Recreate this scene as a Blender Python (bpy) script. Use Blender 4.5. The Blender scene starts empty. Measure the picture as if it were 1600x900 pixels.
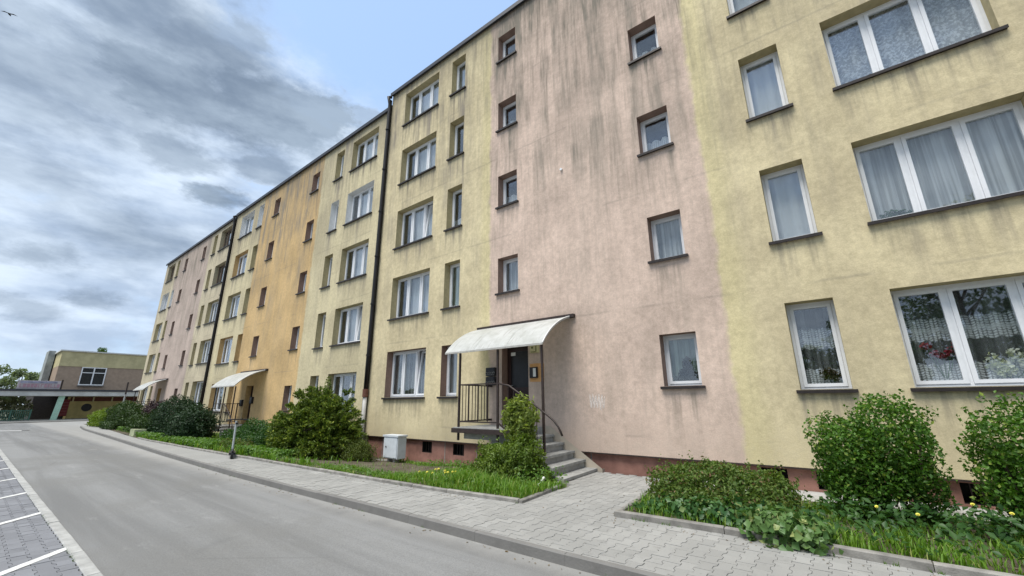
import bpy, math, random
import numpy as np
from mathutils import Matrix, Vector
S = bpy.context.scene
COL = S.collection
R = math.radians
random.seed(7)

# ------------------------------------------------------------------ camera
cam = bpy.data.objects.new('camera', bpy.data.cameras.new('camera'))
COL.objects.link(cam)
YAW, PITCH, ROLL = 0.657941, 0.270346, -0.007798
fw = Vector((-math.sin(YAW)*math.cos(PITCH), math.cos(YAW)*math.cos(PITCH), math.sin(PITCH)))
rt = Vector((math.cos(YAW), math.sin(YAW), 0)); up = rt.cross(fw)
r2 = rt*math.cos(ROLL)+up*math.sin(ROLL); u2 = -rt*math.sin(ROLL)+up*math.cos(ROLL)
M = Matrix((r2, u2, -fw)).transposed().to_4x4()
cam.matrix_world = M
cam.data.sensor_width = 36; cam.data.lens = 637.77/1600*36
cam.data.clip_start = 0.05; cam.data.clip_end = 4000
S.camera = cam

# ------------------------------------------------------------------ sky, sun, exposure
SUN_EL, SUN_AZ = 67.0, 192.0          # azimuth clockwise from +Y: high, from behind the camera and a little left
S.view_settings.view_transform = 'Standard'; S.view_settings.look = 'None'
S.view_settings.exposure = 0.60; S.view_settings.gamma = 1.0
sun = bpy.data.objects.new('sun', bpy.data.lights.new('sun', 'SUN'))
COL.objects.link(sun)
sun.data.energy = 3.2; sun.data.angle = R(33); sun.data.color = (1.0, 0.96, 0.9)
sd = Vector((math.sin(R(SUN_AZ))*math.cos(R(SUN_EL)), math.cos(R(SUN_AZ))*math.cos(R(SUN_EL)), math.sin(R(SUN_EL))))
sun.rotation_euler = (-sd).to_track_quat('-Z', 'Y').to_euler()

class NT:
    """small node-tree helper"""
    def __init__(s, tree): s.t = tree; s.n = tree.nodes; s.l = tree.links
    def new(s, typ, **kw):
        n = s.n.new(typ)
        for k, v in kw.items(): setattr(n, k, v)
        return n
    def put(s, sock, v):
        if hasattr(v, 'links') or isinstance(v, bpy.types.NodeSocket): s.l.new(v, sock)
        else:
            if sock.type == 'RGBA' and len(v) == 3: v = (*v, 1)
            sock.default_value = v
    def math(s, op, a, b=0.0, c=0.0, clamp=False):
        n = s.new('ShaderNodeMath', operation=op); n.use_clamp = clamp
        s.put(n.inputs[0], a); s.put(n.inputs[1], b); s.put(n.inputs[2], c)
        return n.outputs[0]
    def mix(s, f, a, b, typ='MIX'):
        n = s.new('ShaderNodeMix', data_type='RGBA', blend_type=typ)
        s.put(n.inputs[0], f); s.put(n.inputs[6], a); s.put(n.inputs[7], b)
        return n.outputs[2]
    def step(s, x, lo, hi, a=0.0, b=1.0, smooth=True):
        n = s.new('ShaderNodeMapRange')
        if smooth: n.interpolation_type = 'SMOOTHSTEP'
        for i, v in enumerate((x, lo, hi, a, b)): s.put(n.inputs[i], v)
        return n.outputs[0]
    def noise(s, vec, scale, detail=3, rough=.5, dist=0.0):
        n = s.new('ShaderNodeTexNoise')
        if vec is not None: s.l.new(vec, n.inputs['Vector'])
        n.inputs['Scale'].default_value = scale; n.inputs['Detail'].default_value = detail
        n.inputs['Roughness'].default_value = rough; n.inputs['Distortion'].default_value = dist
        return n.outputs[0]
    def mapping(s, vec, scale=(1, 1, 1), loc=(0, 0, 0), rot=(0, 0, 0)):
        n = s.new('ShaderNodeMapping'); s.l.new(vec, n.inputs[0])
        n.inputs['Scale'].default_value = scale; n.inputs['Location'].default_value = loc; n.inputs['Rotation'].default_value = rot
        return n.outputs[0]
    def xyz(s, vec):
        n = s.new('ShaderNodeSeparateXYZ'); s.l.new(vec, n.inputs[0]); return n.outputs
    def comb(s, x, y, z):
        n = s.new('ShaderNodeCombineXYZ')
        for i, v in enumerate((x, y, z)): s.put(n.inputs[i], v)
        return n.outputs[0]

w = bpy.data.worlds.new('World'); S.world = w; w.use_nodes = True
t = NT(w.node_tree); t.n.clear()
wo = t.new('ShaderNodeOutputWorld'); bg = t.new('ShaderNodeBackground'); bg.inputs[1].default_value = 0.118
sky = t.new('ShaderNodeTexSky', sky_type='NISHITA'); sky.sun_disc = False
sky.sun_elevation = R(SUN_EL); sky.sun_rotation = R(SUN_AZ); sky.air_density = 1.0; sky.dust_density = 1.5; sky.ozone_density = 1.5
d = t.new('ShaderNodeTexCoord').outputs['Generated']
dx, dy, dz = t.xyz(d)
p = t.mapping(d, (1, 1, 2.1))
w1 = t.math('SUBTRACT', t.noise(p, 8, 9, .66), .5); w2 = t.math('SUBTRACT', t.noise(t.mapping(p, loc=(4, 1, 2)), 3.2, 6, .6), .5)
wob = t.math('ADD', t.math('MULTIPLY', w1, .34), t.math('MULTIPLY', w2, .24))
def puff(v, r, soft=.6, k=1.0):
    n = t.new('ShaderNodeVectorMath', operation='DISTANCE'); t.l.new(p, n.inputs[0]); n.inputs[1].default_value = (v[0], v[1], v[2]*2.1)
    return t.math('MULTIPLY', t.step(t.math('ADD', n.outputs['Value'], t.math('MULTIPLY', wob, min(1.0, .40+r*2.2))), r*(1-soft), r, 1.0, 0.0), k)
def most(lst):
    o = lst[0]
    for x in lst[1:]: o = t.math('MAXIMUM', o, x)
    return o
n1 = t.noise(t.mapping(p, loc=(3.1, 1.7, .4)), 3.0, 8, .58, .1)
n2 = t.noise(t.mapping(p, loc=(7.3, 2.2, 1.1)), 2.4, 6, .52, .1)
n3 = t.noise(t.mapping(p, (1, 1, 1.35), loc=(.4, 5.2, 0)), 5.5, 7, .58, .15)
hole = t.new('ShaderNodeVectorMath', operation='DISTANCE'); t.l.new(p, hole.inputs[0]); hole.inputs[1].default_value = (-.50, .42, .765*2.1)
hole = t.step(t.math('ADD', hole.outputs['Value'], t.math('MULTIPLY', wob, .75)), .30, .50, 1.0, 0.0)
mass = most([puff((-.865,.022,.501), .26, .7, .75), puff((-.833,.136,.536), .22, .6), puff((-.797,.225,.561), .17, .5), puff((-.758,.303,.577), .12, .5),
             puff((-.885,.137,.445), .10, .6, .8), puff((-.789,.059,.612), .26, .7, .8), puff((-.783,.139,.607), .17, .6, .9), puff((-.708,.394,.586), .055, .6, .8), puff((-.847,.271,.456), .07, .6, .7)])
puffs = most([puff((-.895,.213,.391), .060, .7, 1.0), puff((-.974,.016,.227), .085, .8, .75), puff((-.99,.039,.138), .07, .8, .6), puff((-.987,-.02,.157), .06, .8, .6), puff((-.98,.101,.169), .055, .8, .65), puff((-.935,.0,.353), .14, .8, .55)])
cover = t.math('SUBTRACT', t.step(t.math('ADD', n1, t.math('MULTIPLY', mass, .3)), .30, .50), hole, clamp=True)
cover = t.math('MAXIMUM', cover, t.math('MULTIPLY', mass, .95))
pale = t.mix(t.step(n3, .34, .68), (4.5, 5.25, 6.2), (2.7, 3.4, 4.45))
dark = t.mix(t.step(t.math('ADD', n3, t.math('MULTIPLY', w2, .6)), .32, .68), (2.15, 2.7, 3.4), (1.2, 1.6, 2.2))
shade = t.math('MULTIPLY', t.step(t.math('ADD', n2, t.math('MULTIPLY', w1, .25)), .46, .68), .70)
shade = most([shade, t.math('MULTIPLY', mass, .95), puffs])
cloud = t.mix(shade, pale, dark)
blue = t.mix(.62, t.mix(1.0, sky.outputs[0], (1.5, 1.5, 1.5), 'MULTIPLY'), (3.0, 4.3, 6.3))
skycol = t.mix(cover, blue, cloud)
skycol = t.mix(t.step(dz, .0, .12, .55, 0.0), skycol, (3.9, 4.5, 5.1))
t.put(bg.inputs[0], skycol); t.l.new(bg.outputs[0], wo.inputs[0])

# ------------------------------------------------------------------ mesh and object helpers
class MB:
    def __init__(s): s.v = []; s.f = []; s.m = []
    def add(s, vs, fs, mi=0):
        o = len(s.v); s.v += [tuple(x) for x in vs]
        s.f += [tuple(i+o for i in f) for f in fs]; s.m += [mi]*len(fs); return s
    def box(s, x0, y0, z0, x1, y1, z1, mi=0):
        return s.add([(x0,y0,z0),(x1,y0,z0),(x1,y1,z0),(x0,y1,z0),(x0,y0,z1),(x1,y0,z1),(x1,y1,z1),(x0,y1,z1)],
                     [(0,3,2,1),(4,5,6,7),(0,1,5,4),(1,2,6,5),(2,3,7,6),(3,0,4,7)], mi)
    def bar(s, a, b, w, h=None, mi=0):
        """square bar from a to b"""
        a = Vector(a); b = Vector(b); h = h or w; d_ = (b-a).normalized()
        q = Vector((0,0,1)) if abs(d_.z) < .95 else Vector((1,0,0))
        x = d_.cross(q).normalized()*w/2; y = d_.cross(x.normalized()).normalized()*h/2
        vs = [a-x-y, a+x-y, a+x+y, a-x+y, b-x-y, b+x-y, b+x+y, b-x+y]
        return s.add(vs, [(0,3,2,1),(4,5,6,7),(0,1,5,4),(1,2,6,5),(2,3,7,6),(3,0,4,7)], mi)
    def tube(s, pts, r, n=10, mi=0, cap=True):
        pts = [Vector(q) for q in pts]; rs = r if isinstance(r, (list, tuple)) else [r]*len(pts)
        o = len(s.v); prev = None
        for i, q in enumerate(pts):
            d_ = (pts[min(i+1, len(pts)-1)]-pts[max(i-1, 0)]).normalized()
            ref = prev if prev is not None else (Vector((0,0,1)) if abs(d_.z) < .9 else Vector((1,0,0)))
            x = (ref-d_*ref.dot(d_)).normalized(); prev = x; y = d_.cross(x)
            s.v += [tuple(q+(x*math.cos(2*math.pi*k/n)+y*math.sin(2*math.pi*k/n))*rs[i]) for k in range(n)]
        for i in range(len(pts)-1):
            for k in range(n):
                k2 = (k+1) % n; s.f.append((o+i*n+k, o+i*n+k2, o+(i+1)*n+k2, o+(i+1)*n+k)); s.m.append(mi)
        if cap:
            s.f.append(tuple(o+k for k in reversed(range(n)))); s.m.append(mi)
            s.f.append(tuple(o+(len(pts)-1)*n+k for k in range(n))); s.m.append(mi)
        return s
    def prism(s, poly, z0, z1, mi=0):
        n = len(poly)
        return s.add([(x,y,z0) for x,y in poly]+[(x,y,z1) for x,y in poly],
                     [tuple(range(n-1,-1,-1)), tuple(range(n,2*n))]+[(i,(i+1)%n,n+(i+1)%n,n+i) for i in range(n)], mi)
    def mesh(s, name, mats, smooth=False):
        me = bpy.data.meshes.new(name); me.from_pydata(s.v, [], s.f)
        for m in (mats if isinstance(mats, (list, tuple)) else [mats]): me.materials.append(m)
        if any(s.m): me.polygons.foreach_set('material_index', s.m)
        if smooth: me.polygons.foreach_set('use_smooth', [True]*len(s.f))
        me.update(); return me
def npmesh(name, v, f, mat, k):
    me = bpy.data.meshes.new(name); n = len(v); m = len(f)
    me.vertices.add(n); me.vertices.foreach_set('co', np.asarray(v, np.float32).ravel())
    me.loops.add(m*k); me.loops.foreach_set('vertex_index', np.asarray(f, np.int32).ravel())
    me.polygons.add(m); me.polygons.foreach_set('loop_start', np.arange(0, m*k, k, dtype=np.int32))
    me.materials.append(mat); me.update(calc_edges=True); return me
def obj(name, me, parent=None, loc=None, rz=0.0, **props):
    o = bpy.data.objects.new(name, me); COL.objects.link(o)
    if parent is not None:
        o.parent = parent
        # meshes are written in world coordinates unless a place is given
        if loc is None and parent.get('_base'): o.location = -Vector(parent['_base'])
    if loc is not None: o.location = loc
    o.rotation_euler.z = rz
    for k, v in props.items(): o[k] = v
    return o
def thing(name, label, cat, loc=(0,0,0), group=None, me=None):
    o = bpy.data.objects.new(name, me); COL.objects.link(o); o.location = loc
    o['label'] = label; o['category'] = cat
    if me is None: o['_base'] = tuple(loc)
    if group: o['group'] = group
    return o
def structure(name, me): return obj(name, me, kind='structure')

# ------------------------------------------------------------------ materials
def mat(name):
    m = bpy.data.materials.new(name); m.use_nodes = True
    t = NT(m.node_tree); b = t.n['Principled BSDF']; b.inputs['Specular IOR Level'].default_value = .3
    return m, t, b
def plain(name, col, rough=.6, var=.15, scale=8.0, metal=0.0, bump=0.0, rand=0.0, coord='Object'):
    m, t, b = mat(name); c = t.new('ShaderNodeTexCoord').outputs[coord]
    f = t.step(t.noise(c, scale, 5, .6), .25, .75)
    k = t.mix(f, [x*(1-var) for x in col], [min(1, x*(1+var)) for x in col])
    if rand:
        oi = t.new('ShaderNodeObjectInfo').outputs['Random']
        gi = t.new('ShaderNodeNewGeometry').outputs['Random Per Island']
        rr = t.math('FRACT', t.math('ADD', oi, gi))
        k = t.mix(1.0, k, t.mix(rr, (1-rand,)*3, (1+rand,)*3), 'MULTIPLY')
    t.put(b.inputs['Base Color'], k); b.inputs['Roughness'].default_value = rough; b.inputs['Metallic'].default_value = metal
    if bump:
        bn = t.new('ShaderNodeBump'); bn.inputs['Strength'].default_value = bump; bn.inputs['Distance'].default_value = .01
        t.put(bn.inputs['Height'], t.noise(c, scale*12, 4, .6)); t.l.new(bn.outputs[0], b.inputs['Normal'])
    return m
YEL = (.69, .595, .385); YELFAR = (.63, .555, .365); PINK = (.66, .515, .425); ORANGE = (.62, .435, .215)
def wall_mat(name, mid, x0, x1, cx, z0, side=YEL, dirt=.5, bright=True, white=0.0):
    m, t, b = mat(name); c = t.new('ShaderNodeTexCoord').outputs['Object']
    x, y, z = t.xyz(c)
    jit = t.math('MULTIPLY', t.math('SUBTRACT', t.noise(c, 1.6, 5, .65), .5), .35)
    xj = t.math('ADD', x, jit)
    inmid = t.math('MULTIPLY', t.step(xj, x0-.07, x0+.07), t.step(xj, x1-.07, x1+.07, 1.0, 0.0))
    big = t.noise(c, .55, 5, .6); fine = t.noise(c, 9, 6, .7); tiny = t.noise(c, 60, 3, .6)
    sc = t.mix(t.step(big, .32, .68), [v*k for v, k in zip(side, (1.05, 1.05, 1.03))], [v*k for v, k in zip(side, (.80, .79, .78))])
    mc = t.mix(t.step(big, .32, .68), [v*1.06 for v in mid], [v*k for v, k in zip(mid, (.80, .80, .80))])
    if bright:   # fresher paint bands along the colour joints
        for xb, wd, sg in ((x1, .62, 1), (x0, .5, -1)):
            e = t.math('MULTIPLY', t.math('SUBTRACT', xj, xb), sg)
            band = t.math('MULTIPLY', t.step(e, 0.0, .06), t.step(e, wd*.35, wd, 1.0, 0.0))
            sc = t.mix(t.math('MULTIPLY', band, .4), sc, (.65, .575, .30))
    col = t.mix(inmid, sc, mc)
    col = t.mix(1.0, col, t.mix(t.step(fine, .25, .75), (.84, .84, .83), (1.10, 1.10, 1.10)), 'MULTIPLY')
    col = t.mix(1.0, col, t.mix(t.step(tiny, .3, .7), (.93, .93, .93), (1.05, 1.05, 1.05)), 'MULTIPLY')
    # run-down streaks of grime, finer ones over broad ones
    wv = t.mapping(c, (1, 1, .07)); s1 = t.noise(wv, 5.5, 6, .62); s2 = t.noise(t.mapping(c, (1, 1, .10)), 2.1, 7, .66, .1)
    s3 = t.noise(t.mapping(c, (1, 1, .05)), 14, 5, .6)
    hz = t.step(z, z0+2.0, z0+11, .28, 1.05)
    pat = t.noise(c, .7, 4, .6)
    st = t.math('MULTIPLY', t.math('ADD', t.math('MULTIPLY', t.step(s1, .44, .72), .55), t.math('MULTIPLY', t.step(s2, .40, .74), .95)), t.step(pat, .33, .62, .35, 1.0))
    st = t.math('ADD', st, t.math('MULTIPLY', t.step(s3, .50, .74), .30))
    top = t.step(t.math('ADD', z, t.math('MULTIPLY', t.math('SUBTRACT', s1, .5), 5.0)), z0+9.2, z0+12.6, 0, .55)
    k = t.math('ADD', t.math('MULTIPLY', t.math('MULTIPLY', st, hz), t.math('ADD', dirt*.78, t.math('MULTIPLY', inmid, dirt*.5))), t.math('MULTIPLY', top, .55), clamp=True)
    # drip stains beneath the ends of the sills
    lx = t.math('ABSOLUTE', t.math('SUBTRACT', x, cx))
    colm = 0.0
    for c0, hw in ((6.6, 1.12), (4.5, .46), (2.22, .46)):
        e = t.math('SUBTRACT', hw, t.math('ABSOLUTE', t.math('SUBTRACT', lx, c0)))
        g = t.step(e, 0.0, .12); colm = t.math('MAXIMUM', colm, g) if colm != 0.0 else g
    tt = t.math('DIVIDE', t.math('SUBTRACT', 1.0, t.math('FRACT', t.math('DIVIDE', t.math('SUBTRACT', z, z0+.12), 2.7))), 1.0)
    drip = t.math('MULTIPLY', t.math('MULTIPLY', colm, t.step(tt, .02, .36, 1.0, 0.0)), t.step(s1, .42, .66))
    k = t.math('ADD', k, t.math('MULTIPLY', drip, .50), clamp=True)
    col = t.mix(k, col, t.mix(t.step(s2, .3, .7), (.16, .14, .11), (.25, .22, .18)))
    # faint panel joints of the slabs showing through the render
    jz = t.math('ABSOLUTE', t.math('SUBTRACT', t.math('FRACT', t.math('DIVIDE', t.math('ADD', t.math('SUBTRACT', z, z0+1.98), t.math('MULTIPLY', jit, .22)), 2.7)), .5))
    line = t.math('MULTIPLY', t.step(jz, .485, .499), t.step(t.noise(c, 1.1, 3), .42, .6, 0, .26))
    col = t.mix(line, col, (.20, .18, .15))
    # splash zone low on the wall
    spl = t.math('MULTIPLY', t.step(t.math('ADD', z, t.math('MULTIPLY', t.math('SUBTRACT', s1, .5), 1.4)), z0-1.1, z0-.2, 1.0, 0.0), t.step(fine, .35, .7))
    col = t.mix(t.math('MULTIPLY', spl, .34), col, (.22, .20, .16))
    t.put(b.inputs['Base Color'], col); b.inputs['Roughness'].default_value = .92; b.inputs['Specular IOR Level'].default_value = .15
    bn = t.new('ShaderNodeBump'); bn.inputs['Strength'].default_value = .35; bn.inputs['Distance'].default_value = .012
    t.put(bn.inputs['Height'], t.math('ADD', t.math('MULTIPLY', tiny, .5), t.math('ADD', fine, t.math('MULTIPLY', big, 2.0)))); t.l.new(bn.outputs[0], b.inputs['Normal'])
    return m
def leaf_mat(name, c1, c2, trans=.35, rough=.45, tip=None):
    m, t, b = mat(name)
    g = t.new('ShaderNodeNewGeometry').outputs['Random Per Island']
    c = t.new('ShaderNodeTexCoord').outputs['Object']
    n = t.noise(c, 3.5, 3)
    f = t.math('ADD', t.math('MULTIPLY', g, .65), t.math('MULTIPLY', t.step(n, .3, .7), .35))
    col = t.mix(f, c1, c2)
    if tip: col = t.mix(t.step(g, .86, .96), col, tip)
    t.put(b.inputs['Base Color'], col); b.inputs['Roughness'].default_value = rough; b.inputs['Specular IOR Level'].default_value = .3
    tr = t.new('ShaderNodeBsdfTranslucent'); t.put(tr.inputs[0], t.mix(1.0, col, (1.25, 1.35, .55), 'MULTIPLY'))
    mx = t.new('ShaderNodeMixShader'); mx.inputs[0].default_value = trans
    t.l.new(b.outputs[0], mx.inputs[1]); t.l.new(tr.outputs[0], mx.inputs[2])
    t.l.new(mx.outputs[0], t.n['Material Output'].inputs[0]); return m

def glass_mat():
    m, t, b = mat('window_glass'); t.n.remove(b)
    c = t.new('ShaderNodeTexCoord').outputs['Object']
    gl = t.new('ShaderNodeBsdfGlossy'); gl.inputs['Roughness'].default_value = .012; gl.inputs[0].default_value = (.92, .95, 1, 1)
    tr = t.new('ShaderNodeBsdfTransparent'); tr.inputs[0].default_value = (.95, .97, .965, 1)
    fr = t.new('ShaderNodeFresnel'); t.put(fr.inputs[0], t.math('ADD', 1.55, t.math('MULTIPLY', t.new('ShaderNodeNewGeometry').outputs['Backfacing'], 1/1.55-1.55)))
    bn = t.new('ShaderNodeBump'); bn.inputs['Strength'].default_value = .06; bn.inputs['Distance'].default_value = .02
    t.put(bn.inputs['Height'], t.noise(c, 1.6, 1)); t.l.new(bn.outputs[0], gl.inputs['Normal'])
    mx = t.new('ShaderNodeMixShader'); t.put(mx.inputs[0], t.math('MULTIPLY_ADD', fr.outputs[0], 1.5, .02, clamp=True))
    t.l.new(tr.outputs[0], mx.inputs[1]); t.l.new(gl.outputs[0], mx.inputs[2]); t.l.new(mx.outputs[0], t.n['Material Output'].inputs[0]); return m
def curtain_mat(name, kind, col=(.90, .91, .92)):
    m, t, b = mat(name); c = t.new('ShaderNodeTexCoord').outputs['Object']; x, y, z = t.xyz(c)
    cx_ = t.mapping(c, (1, .05, 1))
    sc1 = t.math('MULTIPLY', t.math('ABSOLUTE', t.math('SINE', t.math('MULTIPLY', x, 64.0))), t.math('ABSOLUTE', t.math('SINE', t.math('MULTIPLY', t.math('ADD', z, t.math('MULTIPLY', t.math('ABSOLUTE', t.math('SINE', t.math('MULTIPLY', x, 32.0))), .02)), 84.0))))
    flower = t.step(t.math('ADD', t.math('MULTIPLY', sc1, .6), t.math('MULTIPLY', t.noise(cx_, 46, 3, .6), .9)), .50, .84)
    fold = t.step(t.noise(t.mapping(c, (1, .1, .02)), 16, 3), .38, .62)
    if kind == 'sheer': a = t.math('ADD', .42, t.math('MULTIPLY', fold, .42))
    elif kind == 'part': a = t.math('MULTIPLY', t.step(x, .62, .66), t.math('ADD', .72, t.math('MULTIPLY', fold, .2)))
    elif kind == 'dim': a = t.math('ADD', .10, t.math('MULTIPLY', fold, .34))
    elif kind == 'drape': a = t.math('ADD', .90, 0.0)
    elif kind == 'full':  a = t.math('ADD', .42, t.math('MULTIPLY', t.step(t.noise(cx_, 26, 4, .65), .45, .58), .42))
    elif kind == 'half':
        ed = t.math('ADD', .45, t.math('MULTIPLY', t.math('ABSOLUTE', t.math('SINE', t.math('MULTIPLY', x, 16))), .05))
        a = t.math('MULTIPLY', t.step(z, ed, t.math('ADD', ed, .02), 1.0, 0.0), t.math('ADD', .55, t.math('MULTIPLY', flower, .35)))
    else:   # banded lace
        wz = t.math('ADD', z, t.math('MULTIPLY', t.math('ABSOLUTE', t.math('SINE', t.math('MULTIPLY', x, 20))), .035))
        b1 = t.math('MULTIPLY', t.step(wz, .72, .75), t.step(wz, 1.06, 1.10, 1.0, 0.0))
        b2 = t.step(wz, .36, .39, 1.0, 0.0)
        core = t.math('MULTIPLY', t.step(wz, .85, .87), t.step(wz, .92, .94, 1.0, 0.0))
        bb = t.math('MULTIPLY', t.math('MAXIMUM', b1, b2), t.math('ADD', .16, t.math('MULTIPLY', flower, .74)))
        a = t.math('ADD', t.math('MAXIMUM', bb, t.math('MULTIPLY', core, t.math('ADD', .5, t.math('MULTIPLY', flower, .4)))), t.math('ADD', .10, t.math('MULTIPLY', fold, .16)), clamp=True)
    t.n.remove(b)
    di = t.new('ShaderNodeBsdfDiffuse'); di.inputs[0].default_value = (*col, 1)
    tl = t.new('ShaderNodeBsdfTranslucent'); tl.inputs[0].default_value = (*col, 1)
    m1 = t.new('ShaderNodeMixShader'); m1.inputs[0].default_value = .3; t.l.new(di.outputs[0], m1.inputs[1]); t.l.new(tl.outputs[0], m1.inputs[2])
    tp = t.new('ShaderNodeBsdfTransparent'); m2 = t.new('ShaderNodeMixShader'); t.put(m2.inputs[0], a)
    t.l.new(tp.outputs[0], m2.inputs[1]); t.l.new(m1.outputs[0], m2.inputs[2]); t.l.new(m2.outputs[0], t.n['Material Output'].inputs[0]); return m

def asphalt_mat():
    m, t, b = mat('worn_asphalt'); c = t.new('ShaderNodeTexCoord').outputs['Object']
    trk = t.noise(t.mapping(c, (.045, 1, 1)), 1.5, 5, .6, .3); big = t.noise(c, .45, 5, .6); gr = t.noise(c, 90, 3, .7); sp = t.noise(c, 28, 4, .75)
    col = t.mix(t.step(trk, .35, .66), (.150, .151, .148), (.215, .217, .213))
    col = t.mix(t.step(big, .42, .68, 0, .75), col, (.162, .161, .153))
    col = t.mix(1.0, col, t.mix(t.step(gr, .3, .7), (.80, .80, .80), (1.16, 1.16, 1.16)), 'MULTIPLY')
    col = t.mix(t.step(sp, .60, .72, 0, .28), col, (.10, .10, .098))
    # repaired patches and cracks
    vo = t.new('ShaderNodeTexVoronoi', feature='DISTANCE_TO_EDGE'); vo.inputs['Scale'].default_value = .33
    wob = t.mix(.12, c, t.new('ShaderNodeTexNoise').outputs['Color']); t.l.new(t.mapping(wob, (.7, 1.2, 1)), vo.inputs['Vector'])
    crack = t.math('MULTIPLY', t.step(vo.outputs['Distance'], .0, .009, 1.0, 0.0), t.step(t.noise(c, .5, 3), .5, .62))
    col = t.mix(t.math('MULTIPLY', crack, .18), col, (.06, .06, .058))
    oil = t.math('MULTIPLY', t.step(t.noise(c, 2.6, 5, .7), .63, .70), t.step(t.noise(t.mapping(c, (.25, 1, 1)), .7, 2), .48, .6))
    col = t.mix(t.math('MULTIPLY', oil, .30), col, (.07, .07, .07))
    pale_ = t.math('MULTIPLY', t.step(t.noise(t.mapping(c, (.35, 1, 1), loc=(5, 3, 0)), 2.2, 6, .7), .58, .70), .34)
    col = t.mix(pale_, col, (.30, .30, .29))
    # dust gathered along the gutter
    x, y, z = t.xyz(c)
    dust = t.step(t.math('ADD', y, t.math('MULTIPLY', t.noise(c, 3, 4), .35)), 3.75, 4.25)
    col = t.mix(t.math('MULTIPLY', dust, .55), col, (.33, .322, .30))
    t.put(b.inputs['Base Color'], col); b.inputs['Roughness'].default_value = .85
    bn = t.new('ShaderNodeBump'); bn.inputs['Strength'].default_value = .4; bn.inputs['Distance'].default_value = .006
    t.put(bn.inputs['Height'], gr); t.l.new(bn.outputs[0], b.inputs['Normal']); return m
def paver_mat(name, col, rand=.10):
    m, t, b = mat(name); c = t.new('ShaderNodeTexCoord').outputs['Object']
    g = t.new('ShaderNodeNewGeometry'); wp = g.outputs['Position']
    rr = t.math('FRACT', t.math('ADD', t.new('ShaderNodeObjectInfo').outputs['Random'], g.outputs['Random Per Island']))
    k = t.mix(rr, [v*(1-rand) for v in col], [v*(1+rand) for v in col])
    k = t.mix(t.step(t.noise(wp, .8, 5, .6), .38, .66, 0, .55), k, [v*.82 for v in col])
    k = t.mix(t.step(t.noise(wp, 1.7, 4, .6), .60, .75, 0, .6), k, [min(1, v*1.3) for v in col])
    k = t.mix(1.0, k, t.mix(t.noise(wp, 130, 3, .7), (.86, .86, .86), (1.12, 1.12, 1.12)), 'MULTIPLY')
    k = t.mix(t.step(t.noise(wp, 5, 6, .72), .56, .72, 0, .42), k, [v*.52 for v in col])
    k = t.mix(t.step(t.noise(wp, 24, 3, .7), .66, .74, 0, .5), k, [v*.4 for v in col])
    t.put(b.inputs['Base Color'], k); b.inputs['Roughness'].default_value = .85; return m
def soil_mat(name, a, b_):
    m, t, b = mat(name); c = t.new('ShaderNodeTexCoord').outputs['Object']
    k = t.mix(t.step(t.noise(c, 2.5, 6, .65), .35, .68), a, b_); k = t.mix(1.0, k, t.mix(t.noise(c, 60, 4, .7), (.6,)*3, (1.4,)*3), 'MULTIPLY')
    t.put(b.inputs['Base Color'], k); b.inputs['Roughness'].default_value = .95
    bn = t.new('ShaderNodeBump'); bn.inputs['Strength'].default_value = .7; bn.inputs['Distance'].default_value = .03
    t.put(bn.inputs['Height'], t.noise(c, 35, 5, .7)); t.l.new(bn.outputs[0], b.inputs['Normal']); return m

G = {}
G['glass'] = glass_mat()
G['pvc'] = plain('white_pvc', (.80, .81, .82), .35, .04)
G['brownframe'] = plain('brown_wood_frame', (.13, .085, .06), .5, .2)
G['sill'] = plain('dark_tin_sill', (.030, .024, .022), .45, .25)
G['dark_metal'] = plain('dark_brown_steel', (.038, .027, .024), .5, .3, 14)
G['flashing'] = plain('roof_flashing', (.042, .045, .055), .5, .2)
G['pipe'] = plain('black_drainpipe', (.014, .013, .014), .5, .3)
G['joint'] = plain('joint_shadow', (.05, .045, .04), .9, .3)
G['pvcpipe'] = plain('grey_pipe', (.42, .41, .39), .5, .12)
G['collar'] = plain('brown_collar', (.15, .065, .045), .6, .2)
G['concrete'] = plain('grey_concrete', (.33, .325, .305), .9, .25, 5, bump=.4)
G['stepstone'] = plain('step_terrazzo', (.30, .30, .285), .8, .22, 7, bump=.3)
G['kerb'] = plain('kerb_concrete', (.175, .17, .16), .9, .15, 2.5, bump=.4, rand=.04, coord='Object')
G['edging'] = plain('edging_concrete', (.235, .225, .205), .9, .3, 6, bump=.4, rand=.10)
G['skirt'] = plain('stair_skirt', (.46, .40, .32), .9, .12, 4)
G['door'] = plain('dark_brown_door', (.035, .018, .016), .4, .25)
G['doorglass'] = plain('dark_door_glass', (.018,.018,.02), .28, .2)
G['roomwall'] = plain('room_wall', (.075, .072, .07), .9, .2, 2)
G['plinth'] = plain('plinth_render', (.27, .14, .11), .92, .3, 3, bump=.3)
G['void'] = plain('cellar_dark', (.02, .018, .017), .9, .2)
G['cabinet'] = plain('cabinet_plastic', (.56, .60, .63), .45, .08)
G['white'] = plain('white_paint', (.78, .78, .76), .6, .05)
G['roadline'] = plain('road_paint', (.56, .56, .54), .7, .28, 7)
G['asphalt'] = asphalt_mat()
G['paver'] = paver_mat('sidewalk_paver', (.285, .283, .268))
G['gpaver'] = paver_mat('parking_paver', (.185, .19, .203), .12)
G['bedsoil'] = soil_mat('bed_soil', (.075, .058, .042), (.125, .115, .075))
G['earth'] = soil_mat('ground_earth', (.10, .11, .07), (.18, .17, .13))
G['jointsand'] = soil_mat('joint_sand', (.16, .15, .135), (.22, .21, .19))
G['bark'] = plain('bark', (.10, .075, .055), .9, .35, 12, bump=.6)
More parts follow.
